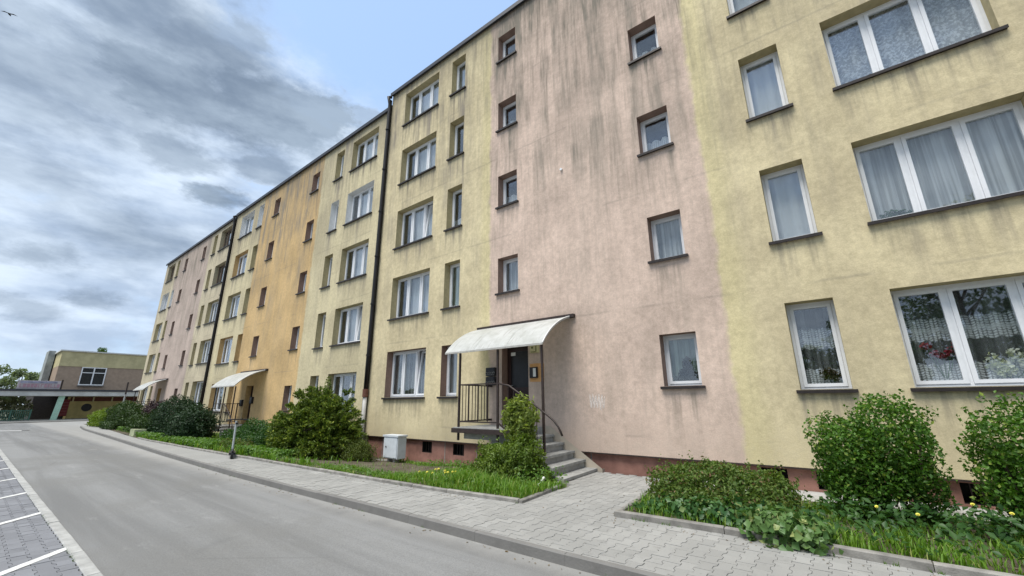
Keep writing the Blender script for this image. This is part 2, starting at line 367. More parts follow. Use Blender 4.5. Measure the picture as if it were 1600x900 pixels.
REV = {'y': plain('reveal_yellow', (.45, .38, .215), .9, .12), 'p': plain('reveal_pink', (.29, .20, .16), .9, .12), 'w': plain('reveal_white', (.80, .80, .78), .8, .05),
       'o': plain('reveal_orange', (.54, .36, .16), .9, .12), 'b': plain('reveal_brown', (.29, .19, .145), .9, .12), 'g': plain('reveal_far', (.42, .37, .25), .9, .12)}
CUR = {k: curtain_mat('curtain_'+k, k) for k in ('sheer', 'full', 'half', 'band', 'part', 'dim')}
CUR['drape'] = curtain_mat('curtain_drape', 'drape', (.84, .86, .89))
CUR['green'] = curtain_mat('curtain_green', 'sheer', (.62, .74, .66))

# ------------------------------------------------------------------ ground, road, sidewalk
def interp(x, xs, ys): return float(np.interp(x, xs, ys))
ZR, ZS = -1.60, -1.48
KX = [-60, -52, -47, -43.2, -38.6, -26.3, -17.5, -11.6, -8.36, -5.3, -2.0, 14]
KY = [16.0, 8.6, 6.2, 5.35, 4.97, 4.51, 4.16, 4.01, 3.99, 4.0, 3.97, 3.95]
def kerb_y(x): return interp(x, KX, KY)
FX = [-40, -26, -23, -18.4, -16.2, -14.2, -11.7, -9.5, -7.2, -5.5, -4.05]
FY = [5.95, 5.1, 5.0, 5.03, 5.06, 5.1, 5.16, 5.2, 5.25, 5.33, 5.46]
def bed_y(x): return interp(x, FX, FY) if x < -3 else interp(x, [-2.6, -1.3, 0.4, 9], [5.60, 5.64, 5.57, 5.6])
def gz(x, y):
    t_ = max(0, min(1, (y-5.4)/3.2)); return -1.50 - interp(x, [-60, -40, -20, -13, -9, -5, -3, 0, 12], [.0, .05, .20, .33, .25, .05, .0, -.02, -.02])*t_
structure('ground', MB().add([(-900,-900,-1.80),(900,-900,-1.80),(900,900,-1.80),(-900,900,-1.80)], [(0,1,2,3)]).mesh('ground', G['earth']))
mb = MB(); xs = list(np.linspace(-66, 14, 90))
for a, b_ in zip(xs[:-1], xs[1:]):
    for f0, f1, h0, h1 in ((0, .35, 0, .006), (.35, .8, .006, .006), (.8, 1, .006, .02)):
        ya, yb = kerb_y(a)+.02-1.13, kerb_y(b_)+.02-1.13
        mb.add([(a,1.13+ya*f0,ZR+h0),(b_,1.13+yb*f0,ZR+h0),(b_,1.13+yb*f1,ZR+h1),(a,1.13+ya*f1,ZR+h1)], [(0,1,2,3)])
mb.add([(-66,-60,ZR),(-56,-60,ZR),(-56,1.13,ZR),(-66,1.13,ZR)], [(0,1,2,3)])
structure('road', mb.mesh('road', G['asphalt']))
mb = MB().add([(-56,-22,ZR-.018),(14,-22,ZR-.018),(14,1.06,ZR-.018),(-56,1.06,ZR-.018)], [(0,1,2,3)])
parking = structure('parking_lot', mb.mesh('parking_lot', G['jointsand']))

# sidewalk base and the far, plain stretch
mb = MB()
for a, b_ in zip(xs[:-1], xs[1:]):
    a = max(a, -44); 
    if b_ <= a: continue
    y1a, y1b = bed_y(a)+.03 if a < -4.06 else 8.75, bed_y(b_)+.03 if b_ < -4.06 else 8.75
    mb.add([(a,kerb_y(a)+.05,ZS-.02),(b_,kerb_y(b_)+.05,ZS-.02),(b_,y1b,ZS-.02),(a,y1a,ZS-.02)], [(0,1,2,3)])
sidewalk = structure('sidewalk', mb.mesh('sidewalk', G['jointsand']))

def behaton(a=.1, b=.0825, w_=.0575, s1=.034, s2=.066, gap=.0045):
    a -= gap/2; b -= gap/2; w_ -= gap/2
    return [(-a,-b),(-s2,-b),(-s1,-w_),(s1,-w_),(s2,-b),(a,-b),(a,b),(s2,b),(s1,w_),(-s1,w_),(-s2,b),(-a,b)]
def lay(parent, region, along_y, x0, x1, y0, y1, ztop, m, near, count, far_mat=None):
    """pavers over a region; those nearest the camera become parts, the rest one joined part"""
    poly = behaton(); 
    if along_y: poly = [(-y_, x_) for x_, y_ in poly]
    me = MB().prism(poly, -.045, 0.0).mesh('paver', m)
    cells = []; pitch = .14
    n1 = int(((x1-x0) if along_y else (y1-y0))/pitch); n2 = int(((y1-y0) if along_y else (x1-x0))/.2)
    for i in range(n1):
        for j in range(n2):
            u = i*pitch; v = j*.2+(.1 if i % 2 else 0)
            x, y = (x0+u, y0+v) if along_y else (x0+v, y0+u)
            if region(x, y): cells.append((x, y))
    def size(c): 
        dd = Vector((c[0], c[1], ztop)); zc = dd.dot(fw); px = 512+408*dd.dot(r2)/zc if zc > .2 else -9e9; py = 288-408*dd.dot(u2)/zc if zc > .2 else 9e9
        return zc if (-20 < px < 1044 and py < 596 and zc > .2) else 1e6+abs(zc)
    cells.sort(key=size)
    rng = random.Random(3)
    for x, y in cells[:count]:
        o = obj('paver', me, parent, (x, y, ztop+rng.uniform(-.0025, .0025)))
        o.rotation_euler = (rng.uniform(-.008, .008), rng.uniform(-.008, .008), rng.uniform(-.012, .012))
    mb = MB(); 
    n = len(poly)
    for x, y in cells[count:]:
        dz_ = rng.uniform(-.0025, .0025); a_ = rng.uniform(-.012, .012); ca, sa = math.cos(a_), math.sin(a_)
        pp = [(x+q[0]*ca-q[1]*sa, y+q[0]*sa+q[1]*ca) for q in poly]
        mb.add([(u_, v_, ztop-.02) for u_, v_ in pp]+[(u_, v_, ztop+dz_) for u_, v_ in pp], [tuple(range(n, 2*n))]+[(k, (k+1) % n, n+(k+1) % n, n+k) for k in range(n)])
    if mb.v: obj('paver_field', mb.mesh('paver_field', m), parent, (0,0,0), kind='stuff')
def in_walk(x, y):
    if y < kerb_y(x)+.125: return False
    if x < -4.16: return y < bed_y(x)+.04 or (x > -4.56 and y > 7.02 and y < 8.62)
    if x < -2.60: return y < 8.62
    return y < bed_y(x)+.05
lay(sidewalk, in_walk, True, -13.0, 6.0, 4.1, 8.8, ZS, G['paver'], None, 300)
mb = MB()
for a, b_ in zip(xs[:-1], xs[1:]):
    a = max(a, -44); b_ = min(b_, -13.07)
    if b_ <= a: continue
    mb.add([(a,kerb_y(a)+.06,ZS),(b_,kerb_y(b_)+.06,ZS),(b_,bed_y(b_)-.03,ZS),(a,bed_y(a)-.03,ZS)], [(0,1,2,3)])
mb.add([(-62,2.0,ZS-.06),(-60,2.0,ZS-.06),(-60,40,ZS-.06),(-62,40,ZS-.06)], [(0,1,2,3)])
mb.box(-67,-30,-1.7,-61.5,40,ZS)
m, t, b = mat('sidewalk_far'); c = t.new('ShaderNodeTexCoord').outputs['Object']
br = t.new('ShaderNodeTexBrick'); t.l.new(t.mapping(c, (1, 1, 1), rot=(0, 0, R(90))), br.inputs[0]); br.inputs['Scale'].default_value = 1
for k_, v_ in (('Color1', (.295,.293,.278,1)), ('Color2', (.272,.270,.257,1)), ('Mortar', (.225,.222,.212,1))): br.inputs[k_].default_value = v_
br.inputs['Brick Width'].default_value = .2; br.inputs['Row Height'].default_value = .14; br.inputs['Mortar Size'].default_value = .006
k = t.mix(t.step(t.noise(c, .8, 5, .6), .38, .66, 0, .5), br.outputs[0], (.24, .238, .226)); t.put(b.inputs['Base Color'], k); b.inputs['Roughness'].default_value = .88
obj('far_paving', mb.mesh('far_paving', m), sidewalk, (0,0,0))
mb = MB()
for a, b_ in zip(np.linspace(-13.1, 7, 30)[:-1], np.linspace(-13.1, 7, 30)[1:]):
    mb.add([(a,kerb_y(a)+.05,ZS-.005),(b_,kerb_y(b_)+.05,ZS-.005),(b_,kerb_y(b_)+.24,ZS-.005),(a,kerb_y(a)+.24,ZS-.005)], [(0,1,2,3)])
obj('border_strip', mb.mesh('border_strip', G['paver']), sidewalk, (0,0,0))
# concrete apron strip along the right-hand plinth
mb = MB().box(-2.55, 7.95, -1.55, 14, 8.8, -1.462); obj('wall_apron', mb.mesh('wall_apron', plain('pale_apron', (.36,.355,.335), .9, .15, 4)), sidewalk, (0,0,0))
lay(parking, lambda x, y: y < 1.0, False, -22.0, -2.0, -1.96, 1.30, ZR+.004, G['gpaver'], None, 300)
m, t, b = mat('parking_far'); c = t.new('ShaderNodeTexCoord').outputs['Object']
k = t.mix(t.step(t.noise(c, .9, 5, .6), .35, .66), (.15,.155,.165), (.21,.215,.228)); t.put(b.inputs['Base Color'], k); b.inputs['Roughness'].default_value = .88
mb = MB().add([(-56,-22,ZR),(14,-22,ZR),(14,-2.02,ZR),(-56,-2.02,ZR)], [(0,1,2,3)]).add([(-56,-2.02,ZR),(-22.1,-2.02,ZR),(-22.1,1.05,ZR),(-56,1.05,ZR)], [(0,1,2,3)])
obj('far_paving', mb.mesh('far_paving', m), parking, (0,0,0))
me = MB().prism([(-.07,0),(.07,0),(5.2+.07,-4.9),(5.2-.07,-4.9)], 0, .006).mesh('bay_line', G['roadline'])
for x in (-4.75, -7.30, -9.95, -12.40, -14.97, -17.5, -20.0, -22.5, -25.0, -27.5, -30.0, -32.5, -35.0):
    obj('bay_line', me, parking, (x, 1.05, ZR+.005))
mb = MB().prism([(-43.4,1.5),(-42.9,1.5),(-41.5,2.9),(-42.0,2.9)], ZR+.002, ZR+.006)
obj('stop_line', mb.mesh('stop_line', G['roadline']), bpy.data.objects['road'], (0,0,0))

# kerbs: stone by stone
kerb = structure('kerb', MB().box(-43, 5.3, -1.75, -42.9, 5.4, -1.6).mesh('kerb', G['kerb']))
def stones(parent, name, pts, h0, h1, wid, m, step=1.0, gap=.007, sub=None):
    """row of stones along a polyline, each its own object"""
    me = {}; acc = []
    for (xa, ya), (xb, yb) in zip(pts[:-1], pts[1:]):
        L = math.hypot(xb-xa, yb-ya); n = max(1, round(L/step))
        for i in range(n):
            f = (i+.5)/n; acc.append((xa+(xb-xa)*f, ya+(yb-ya)*f, math.atan2(yb-ya, xb-xa), L/n))
    for x, y, a_, L in acc:
        key = round(L, 2)
        if key not in me:
            q = L/2-gap/2; b2 = .012
            mb = MB().add([(-q,0,h0),(q,0,h0),(q,wid,h0),(-q,wid,h0),(-q,0,h1-b2),(q,0,h1-b2),(q,wid,h1-b2),(-q,wid,h1-b2),(-q+.004,b2,h1),(q-.004,b2,h1),(q-.004,wid-b2,h1),(-q+.004,wid-b2,h1)],
                [(0,1,5,4),(1,2,6,5),(2,3,7,6),(3,0,4,7),(4,5,9,8),(5,6,10,9),(6,7,11,10),(7,4,8,11),(8,9,10,11)])
            me[key] = mb.mesh(name, m)
        z_ = random.uniform(-.004, .004)
        obj(name, me[key], parent, (x, y, z_), a_+random.uniform(-.004, .004))
def kp(a, b_, n): return [(x, kerb_y(x)) for x in np.linspace(a, b_, n)]
stones(kerb, 'kerb_stone', kp(-43, 7.4, 42), -1.75, ZS+.008, .075, G['kerb'], 1.0)
edge = structure('road_edging', MB().box(-1.2, 1.05, -1.8, -1.1, 1.1, -1.7).mesh('road_edging', G['edging']))
stones(edge, 'edging_stone', [(-44, 1.05), (4, 1.05)], -1.75, ZR+.016, .115, plain('pale_edging', (.33,.33,.315), .9, .2, 6, rand=.08), 1.0)
bedge = structure('bed_edging', MB().box(-4.1, 5.6, -1.8, -4.05, 5.7, -1.6).mesh('bed_edging', G['edging']))
stones(bedge, 'edging_stone', [(x, bed_y(x)-.06) for x in (-25, -23, -18.4, -16.2, -14.2, -11.7, -9.5, -7.2, -5.5, -4.09)], -1.7, -1.425, .075, G['edging'], 1.0)
stones(bedge, 'edging_stone', [(-4.03, 5.42), (-4.16, 6.95)], -1.7, -1.43, .075, G['edging'], .8)
stones(bedge, 'edging_stone', [(-2.62, 5.56), (-1.3, 5.60), (.4, 5.52), (7, 5.56)], -1.7, -1.405, .08, G['edging'], 1.0)
stones(bedge, 'edging_stone', [(-2.84, 7.9), (-2.66, 5.64)], -1.7, -1.44, .07, G['edging'], .8)
# planting beds
def bed(name, x0, x1, yf, yb, n=60, m_=14):
    mb = MB(); V = []; 
    for x in np.linspace(x0, x1, n):
        a, b_ = yf(x), yb(x)
        for j in range(m_):
            y = a+(b_-a)*j/(m_-1); V.append((x, y, gz(x, y)+(.03+random.uniform(-.015, .02) if not (-4.75 < x < -3.5 and y > 6.85) else -.12)))
    mb.add(V, [(i*m_+j, (i+1)*m_+j, (i+1)*m_+j+1, i*m_+j+1) for i in range(n-1) for j in range(m_-1)])
    return structure(name, mb.mesh(name, G['bedsoil'], True))
bed('soil_bed', -47, -4.1, lambda x: bed_y(x)-.02, lambda x: 8.95, 120)
bed('soil_bed', -2.66, 12, lambda x: bed_y(x), lambda x: 7.96, 50)
# ------------------------------------------------------------------ apartment building
H = 2.7
OPEN = {'w': (2.04, 1.54, .15), 'n': (.70, 1.52, .15), 's': (.73, 1.06, .27)}     # width, height, sill level
COLS = [('wL', 'w', -7.62), ('nL', 'n', -4.85), ('sL', 's', -2.585), ('sR', 's', 1.855), ('nR', 'n', 4.15), ('wR', 'w', 5.58)]
DOOR = (-2.44, -1.56, -.60, 1.44)
bld = thing('apartment_building', 'five storey block of flats in stained yellow, pink and orange render along the street', 'building', (-20, 8.71, -1.6))
BL = Vector((-20, 8.71, -1.6))
def holed_wall(x0, x1, z0, z1, y, holes):
    xs = sorted({x0, x1, *[h[0] for h in holes], *[h[1] for h in holes]}); zs = sorted({z0, z1, *[h[2] for h in holes], *[h[3] for h in holes]})
    mb = MB(); idx = {}
    def vid(i, j):
        if (i, j) not in idx: idx[(i, j)] = len(mb.v); mb.v.append((xs[i], y, zs[j]))
        return idx[(i, j)]
    for i in range(len(xs)-1):
        for j in range(len(zs)-1):
            mx, mz = (xs[i]+xs[i+1])/2, (zs[j]+zs[j+1])/2
            if any(h[0] < mx < h[1] and h[2] < mz < h[3] for h in holes): continue
            mb.f.append((vid(i, j), vid(i+1, j), vid(i+1, j+1), vid(i, j+1))); mb.m.append(0)
    return mb
def ring(mb, x0, z0, x1, z1, w_, y0, y1):
    mb.box(x0, y0, z0, x1, y1, z0+w_); mb.box(x0, y0, z1-w_, x1, y1, z1)
    mb.box(x0, y0, z0+w_, x0+w_, y1, z1-w_); mb.box(x1-w_, y0, z0+w_, x1, y1, z1-w_)
RD = .27
ME = {}
def lights(kind, two=False):
    W = OPEN[kind][0]
    if kind != 'w': return [(0.0, W)]
    if two: return [(0.0, W*.36), (W*.36, W)]
    return [(0.0, W*.315), (W*.315, W*.66), (W*.66, W)]
def window_meshes(kind, fr):
    key = (kind, fr)
    if key in ME: return ME[key]
    W, Hh, _ = OPEN[kind]; fm = G['pvc'] if fr == 'pvc' else G['brownframe']
    f = MB(); ring(f, 0.0, 0.0, W, Hh, .045, RD-.02, RD+.06)
    for a, b_ in lights(kind)[:-1]: f.box(b_-.02, RD-.018, .045, b_+.02, RD+.06, Hh-.045)
    out = {'frame': f.mesh('window', fm)}
    for i, (a, b_) in enumerate(lights(kind)):
        x0 = a+(.048 if i == 0 else .022); x1 = b_-(.048 if i == len(lights(kind))-1 else .022)
        s = MB(); ring(s, 0, 0, x1-x0, Hh-.096, .055, -.032, .03); out['sash%d' % i] = (x0, s.mesh('sash', fm))
        g = MB(); g.box(.05, -.006, .05, x1-x0-.05, .006, Hh-.146); out['pane%d' % i] = (x0, g.mesh('pane', G['glass']))
    s = MB(); s.box(-.06, -.065, -.045, W+.06, -.0, -.008); s.box(.002, .002, -.04, W-.002, RD-.022, .004)
    s.box(-.06, -.072, -.062, W+.06, -.062, -.006); out['sill'] = s.mesh('sill', G['sill'])
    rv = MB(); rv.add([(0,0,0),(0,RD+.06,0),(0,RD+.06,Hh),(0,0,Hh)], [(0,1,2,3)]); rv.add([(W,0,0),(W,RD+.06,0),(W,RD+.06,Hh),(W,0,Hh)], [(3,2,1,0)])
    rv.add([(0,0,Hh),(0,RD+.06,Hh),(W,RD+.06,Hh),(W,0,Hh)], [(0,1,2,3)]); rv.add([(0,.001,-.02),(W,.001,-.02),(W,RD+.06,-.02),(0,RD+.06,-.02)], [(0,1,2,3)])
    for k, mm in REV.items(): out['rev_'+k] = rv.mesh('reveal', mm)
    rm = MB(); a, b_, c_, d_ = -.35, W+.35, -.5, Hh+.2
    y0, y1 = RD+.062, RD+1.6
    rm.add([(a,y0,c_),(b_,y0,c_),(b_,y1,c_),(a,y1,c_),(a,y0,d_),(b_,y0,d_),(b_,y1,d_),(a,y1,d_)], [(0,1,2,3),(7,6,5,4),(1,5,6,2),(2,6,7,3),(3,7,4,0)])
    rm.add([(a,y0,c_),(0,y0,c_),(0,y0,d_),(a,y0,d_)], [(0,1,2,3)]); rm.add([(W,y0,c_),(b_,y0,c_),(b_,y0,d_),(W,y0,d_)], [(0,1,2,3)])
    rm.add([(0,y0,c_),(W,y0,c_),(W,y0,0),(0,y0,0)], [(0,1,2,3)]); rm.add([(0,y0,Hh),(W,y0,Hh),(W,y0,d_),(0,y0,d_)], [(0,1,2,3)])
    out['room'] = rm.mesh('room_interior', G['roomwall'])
    for k, mm in CUR.items():
        cu = MB(); n = int(W*26); ph = random.random()*6
        top = Hh-.02 if k != 'half' else Hh*.62
        for i in range(n+1):
            x = -.05+(W+.1)*i/n; y = RD+.125+.028*math.sin(i*1.15+ph)+.012*math.sin(i*2.7+ph*2)
            cu.v += [(x, y+.012*math.sin(i*.7), -.06), (x, y, Hh*.5), (x, y, Hh+.1)]
        for i in range(n):
            for j in range(2): cu.f.append((i*3+j, i*3+3+j, i*3+4+j, i*3+1+j)); cu.m.append(0)
        out['cur_'+k] = cu.mesh('curtain', mm, True)
    ME[key] = out; return out
def put_window(kind, x, y, z, fr='pvc', rev='y', cur='sheer', tilt=None, label=None):
    D = window_meshes(kind, fr)
    wi = obj('window', D['frame'], bld, Vector((x, y, z))-BL)
    if label: wi['label'] = label
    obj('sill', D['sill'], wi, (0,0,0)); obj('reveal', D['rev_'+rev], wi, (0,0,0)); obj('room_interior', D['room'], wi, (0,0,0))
    if cur: obj('curtain', D['cur_'+cur], wi, (0,0,0))
    for i in range(len(lights(kind))):
        for nm in ('sash', 'pane'):
            x0, me = D['%s%d' % (nm, i)]
            o = obj(nm, me, wi, (x0, RD, .048))
            if tilt == i: o.rotation_euler.x = -R(6)
    return wi
def section(cx, Y, dz, xl, xr, ztop, wm, zbot, spec, plc):
    holes = []; wins = []
    for nm, kind, lx in COLS:
        W, Hh, zs = OPEN[kind]
        for fl in range(1, 6):
            if nm == 'sL' and fl == 1: continue
            x = cx+lx; z = zs+H*(fl-1)+dz
            holes.append((x, x+W, z, z+Hh)); wins.append((nm, kind, fl, x, z))
    dr = (cx+DOOR[0], cx+DOOR[1], DOOR[2]+dz, DOOR[3]+dz); holes.append(dr)
    mb = holed_wall(xl, xr, zbot, ztop, Y, holes)
    mb.add([(xl,Y,zbot),(xl,Y,ztop),(xl,Y+11,ztop),(xl,Y+11,zbot)], [(0,1,2,3)])
    mb.add([(xr,Y,zbot),(xr,Y,ztop),(xr,Y+11,ztop),(xr,Y+11,zbot)], [(3,2,1,0)])
    mb.add([(xl,Y+11,zbot),(xr,Y+11,zbot),(xr,Y+11,ztop),(xl,Y+11,ztop)], [(3,2,1,0)])
    mb.add([(xl,Y,zbot),(xr,Y,zbot),(xr,Y+.12,zbot),(xl,Y+.12,zbot)], [(3,2,1,0)])
    obj('wall', mb.mesh('wall', wm), bld)
    mb = MB().box(xl-.02, Y-.10, ztop-.005, xr+.02, Y+11.1, ztop+.07); mb.box(xl-.02, Y-.12, ztop-.075, xr+.02, Y-.075, ztop+.085)
    obj('roof_edge', mb.mesh('roof_edge', G['flashing']), bld)
    rng = random.Random(plc)
    for nm, kind, fl, x, z in wins:
        s = dict(fr='pvc', rev='y', cur=rng.choice(['dim', 'dim', 'part' if kind == 'w' else 'dim', 'sheer', 'half', None]))
        if nm[0] == 's': s['rev'] = spec.get('midrev', 'p')
        s.update(spec.get((nm, fl), {})); put_window(kind, x, Y, z, **s)
    # entrance: recess, leaf, glass
    x0, x1, z0, z1 = dr
    mb = MB().add([(x0,Y,z0),(x0,Y+.32,z0),(x0,Y+.32,z1),(x0,Y,z1)], [(0,1,2,3)]); mb.add([(x1,Y,z0),(x1,Y+.32,z0),(x1,Y+.32,z1),(x1,Y,z1)], [(3,2,1,0)])
    mb.add([(x0,Y,z1),(x0,Y+.32,z1),(x1,Y+.32,z1),(x1,Y,z1)], [(0,1,2,3)]); mb.add([(x0,Y,z0+.01),(x0,Y+.32,z0+.01),(x1,Y+.32,z0+.01),(x1,Y,z0+.01)], [(3,2,1,0)])
    d_ = obj('door', MB().box(x0, Y+.25, z0+.01, x1, Y+.31, z1).mesh('door', G['door']), bld)
    obj('reveal', mb.mesh('reveal', REV['b' if plc == 1 else 'o']), d_, (0,0,0))
    f = MB(); ring(f, x0+.05, z0+.06, x1-.05, z1-.05, .09, Y+.225, Y+.252); f.box(x0+.14, Y+.235, z0+.85, x1-.14, Y+.252, z0+.95)
    obj('door_frame', f.mesh('door_frame', G['door']), d_, (0,0,0))
    obj('pane', MB().box(x0+.14, Y+.243, z0+.95, x1-.14, Y+.249, z1-.14).mesh('pane', G['doorglass']), d_, (0,0,0))
    obj('handle', MB().tube([(x0+.12,Y+.24,z0+1.0),(x0+.12,Y+.17,z0+1.0),(x0+.24,Y+.17,z0+1.0)], .012, 6).mesh('handle', G['kerb']), d_, (0,0,0))
    return wins
# near section: own curtains in every pane that reads
near = {'midrev': 'p', ('wR', 1): dict(cur='band'), ('nR', 1): dict(cur='band'), ('wR', 2): dict(cur='sheer'), ('nR', 2): dict(cur='drape'), ('wR', 3): dict(cur='full'), ('nR', 3): dict(cur='drape'),
        ('sR', 1): dict(cur='green'), ('sR', 2): dict(cur='sheer'), ('sR', 3): dict(cur='half'), ('sR', 4): dict(cur='half'), ('nR', 4): dict(cur='drape'),
        ('sL', 2): dict(cur='sheer'), ('sL', 3): dict(cur='half'), ('sL', 4): dict(cur='half'), ('sL', 5): dict(cur=None),
        ('wL', 1): dict(rev='b', cur='dim', tilt=2), ('nL', 1): dict(rev='b', cur='sheer'), ('wL', 2): dict(cur='part'), ('wL', 3): dict(cur='part', tilt=2), ('wL', 4): dict(cur='part'), ('wL', 5): dict(cur='part'),
        ('nL', 2): dict(cur='green'), ('nL', 3): dict(cur='half')}
mid_ = {'midrev': 'b', ('wR', 4): dict(rev='w', cur='part'), ('nR', 4): dict(rev='w', cur='dim'), ('wL', 5): dict(rev='w'), ('nL', 5): dict(rev='w'), ('wL', 4): dict(rev='o'), ('wL', 2): dict(rev='o'), ('nL', 2): dict(rev='o'),
        ('wL', 1): dict(rev='o'), ('nL', 1): dict(rev='o'), ('wR', 2): dict(cur='part', tilt=2), ('wR', 3): dict(cur='part'), ('wR', 5): dict(cur='part')}
far_ = {'midrev': 'p', ('wR', 5): dict(fr='brown', rev='g', cur=None), ('wR', 4): dict(fr='brown', rev='g', cur=None), ('wL', 4): dict(rev='w'), ('nL', 4): dict(rev='w'), ('wL', 5): dict(fr='brown', rev='g')}
W1 = wall_mat('render_pink_yellow', PINK, -7.55, -1.50, -4.66, 0.0, dirt=.95)
W2 = wall_mat('render_orange_yellow', ORANGE, -26.0, -18.9, -21.82, -.58, side=YELFAR, dirt=.75, bright=False)
W3 = wall_mat('render_far', (.53, .43, .37), -44.3, -35.9, -39.6, -.28, side=(.60, .53, .385), dirt=.65, bright=False)
section(-4.66, 8.71, 0.0, -13.22, 3.93, 12.90, W1, -1.10, near, 1)
section(-21.82, 8.78, -.58, -30.36, -13.23, 12.34, W2, -1.60, mid_, 2)
section(-39.50, 9.00, -.28, -47.9, -30.37, 12.56, W3, -1.5, far_, 3)
mb = MB().box(3.94, 8.72, -1.1, 12, 19, 12.9); obj('wall', mb.mesh('wall', W1), bld)
# plinth with cellar openings
def plinth(xl, xr, Y, ztop, holes, segs):
    mb = holed_wall(xl, xr, -2.3, ztop, Y, holes); obj('plinth', mb.mesh('plinth', G['plinth']), bld)
    for a, b_, c_, d_ in holes:
        mb = MB().add([(a,Y,c_),(b_,Y,c_),(b_,Y,d_),(a,Y,d_),(a,Y+.25,c_),(b_,Y+.25,c_),(b_,Y+.25,d_),(a,Y+.25,d_)], [(0,4,7,3),(1,2,6,5),(3,7,6,2),(0,1,5,4),(4,5,6,7)])
        cw = obj('cellar_window', mb.mesh('cellar_window', G['void']), bld)
        g = MB()
        for k in range(3): g.box(a+(b_-a)*(k+1)/4-.008, Y+.06, c_, a+(b_-a)*(k+1)/4+.008, Y+.075, d_)
        obj('grille', g.mesh('grille', G['dark_metal']), cw, (0,0,0))
    j = MB()
    for x in segs: j.box(x-.012, Y-.006, -2.0, x+.012, Y+.01, ztop-.004)
    if segs: obj('plinth_joint', j.mesh('plinth_joint', G['edging']), bld)
plinth(-13.15, 12, 8.80, -1.095, [(-11.55,-11.1,-1.47,-1.16),(-10.3,-9.87,-1.47,-1.16),(-8.97,-8.54,-1.46,-1.16),(-6.9,-6.3,-1.47,-1.16),(-1.32,-.92,-1.42,-1.15),(-.52,-.2,-1.42,-1.15),(1.12,1.55,-1.42,-1.15)], (-12.3,-9.3,-8.05,-4.6))
plinth(-47.8, -13.2, 9.06, -1.45, [], ())
mb = MB().box(-13.13, 8.705, -1.125, -4.6, 8.78, -1.098); mb.box(-4.55, 8.705, -1.125, 12, 8.78, -1.098); obj('drip_edge', mb.mesh('drip_edge', G['dark_metal']), bld)
# drainpipes on the joints between the sections
def drain(x, y, ztop, zbot, zc, jw):
    o = obj('drainpipe', MB().tube([(x,y+.03,ztop+.06),(x,y-.10,ztop-.02),(x,y-.02,ztop-.30),(x,y,ztop-.6)]+[(x,y,z) for z in np.linspace(ztop-1, zc, 8)], .066, 12).mesh('drainpipe', G['pipe'], True), bld)
    mb = MB()
    for z in np.arange(zc+1.2, ztop-.8, 1.9): mb.tube([(x,y,z),(x,y,z+.05)], .096, 12)
    obj('pipe_clamp', mb.mesh('pipe_clamp', G['pipe']), o, (0,0,0))
    obj('collar', MB().tube([(x,y,zc+.03),(x,y,zc-.24)], .10, 12).mesh('collar', G['collar']), o, (0,0,0))
    obj('lower_pipe', MB().tube([(x,y,zc-.2),(x,y,zbot)], .07, 12).mesh('lower_pipe', G['pvcpipe'], True), o, (0,0,0))
    obj('joint_strip', MB().box(x-jw, y+.05, zbot, x-.06, y+.135, ztop-.02).mesh('joint_strip', G['pipe']), o, (0,0,0))
drain(-13.24, 8.60, 12.75, -1.9, .42, .22)
drain(-30.42, 8.66, 12.25, -1.9, -.2, .24)

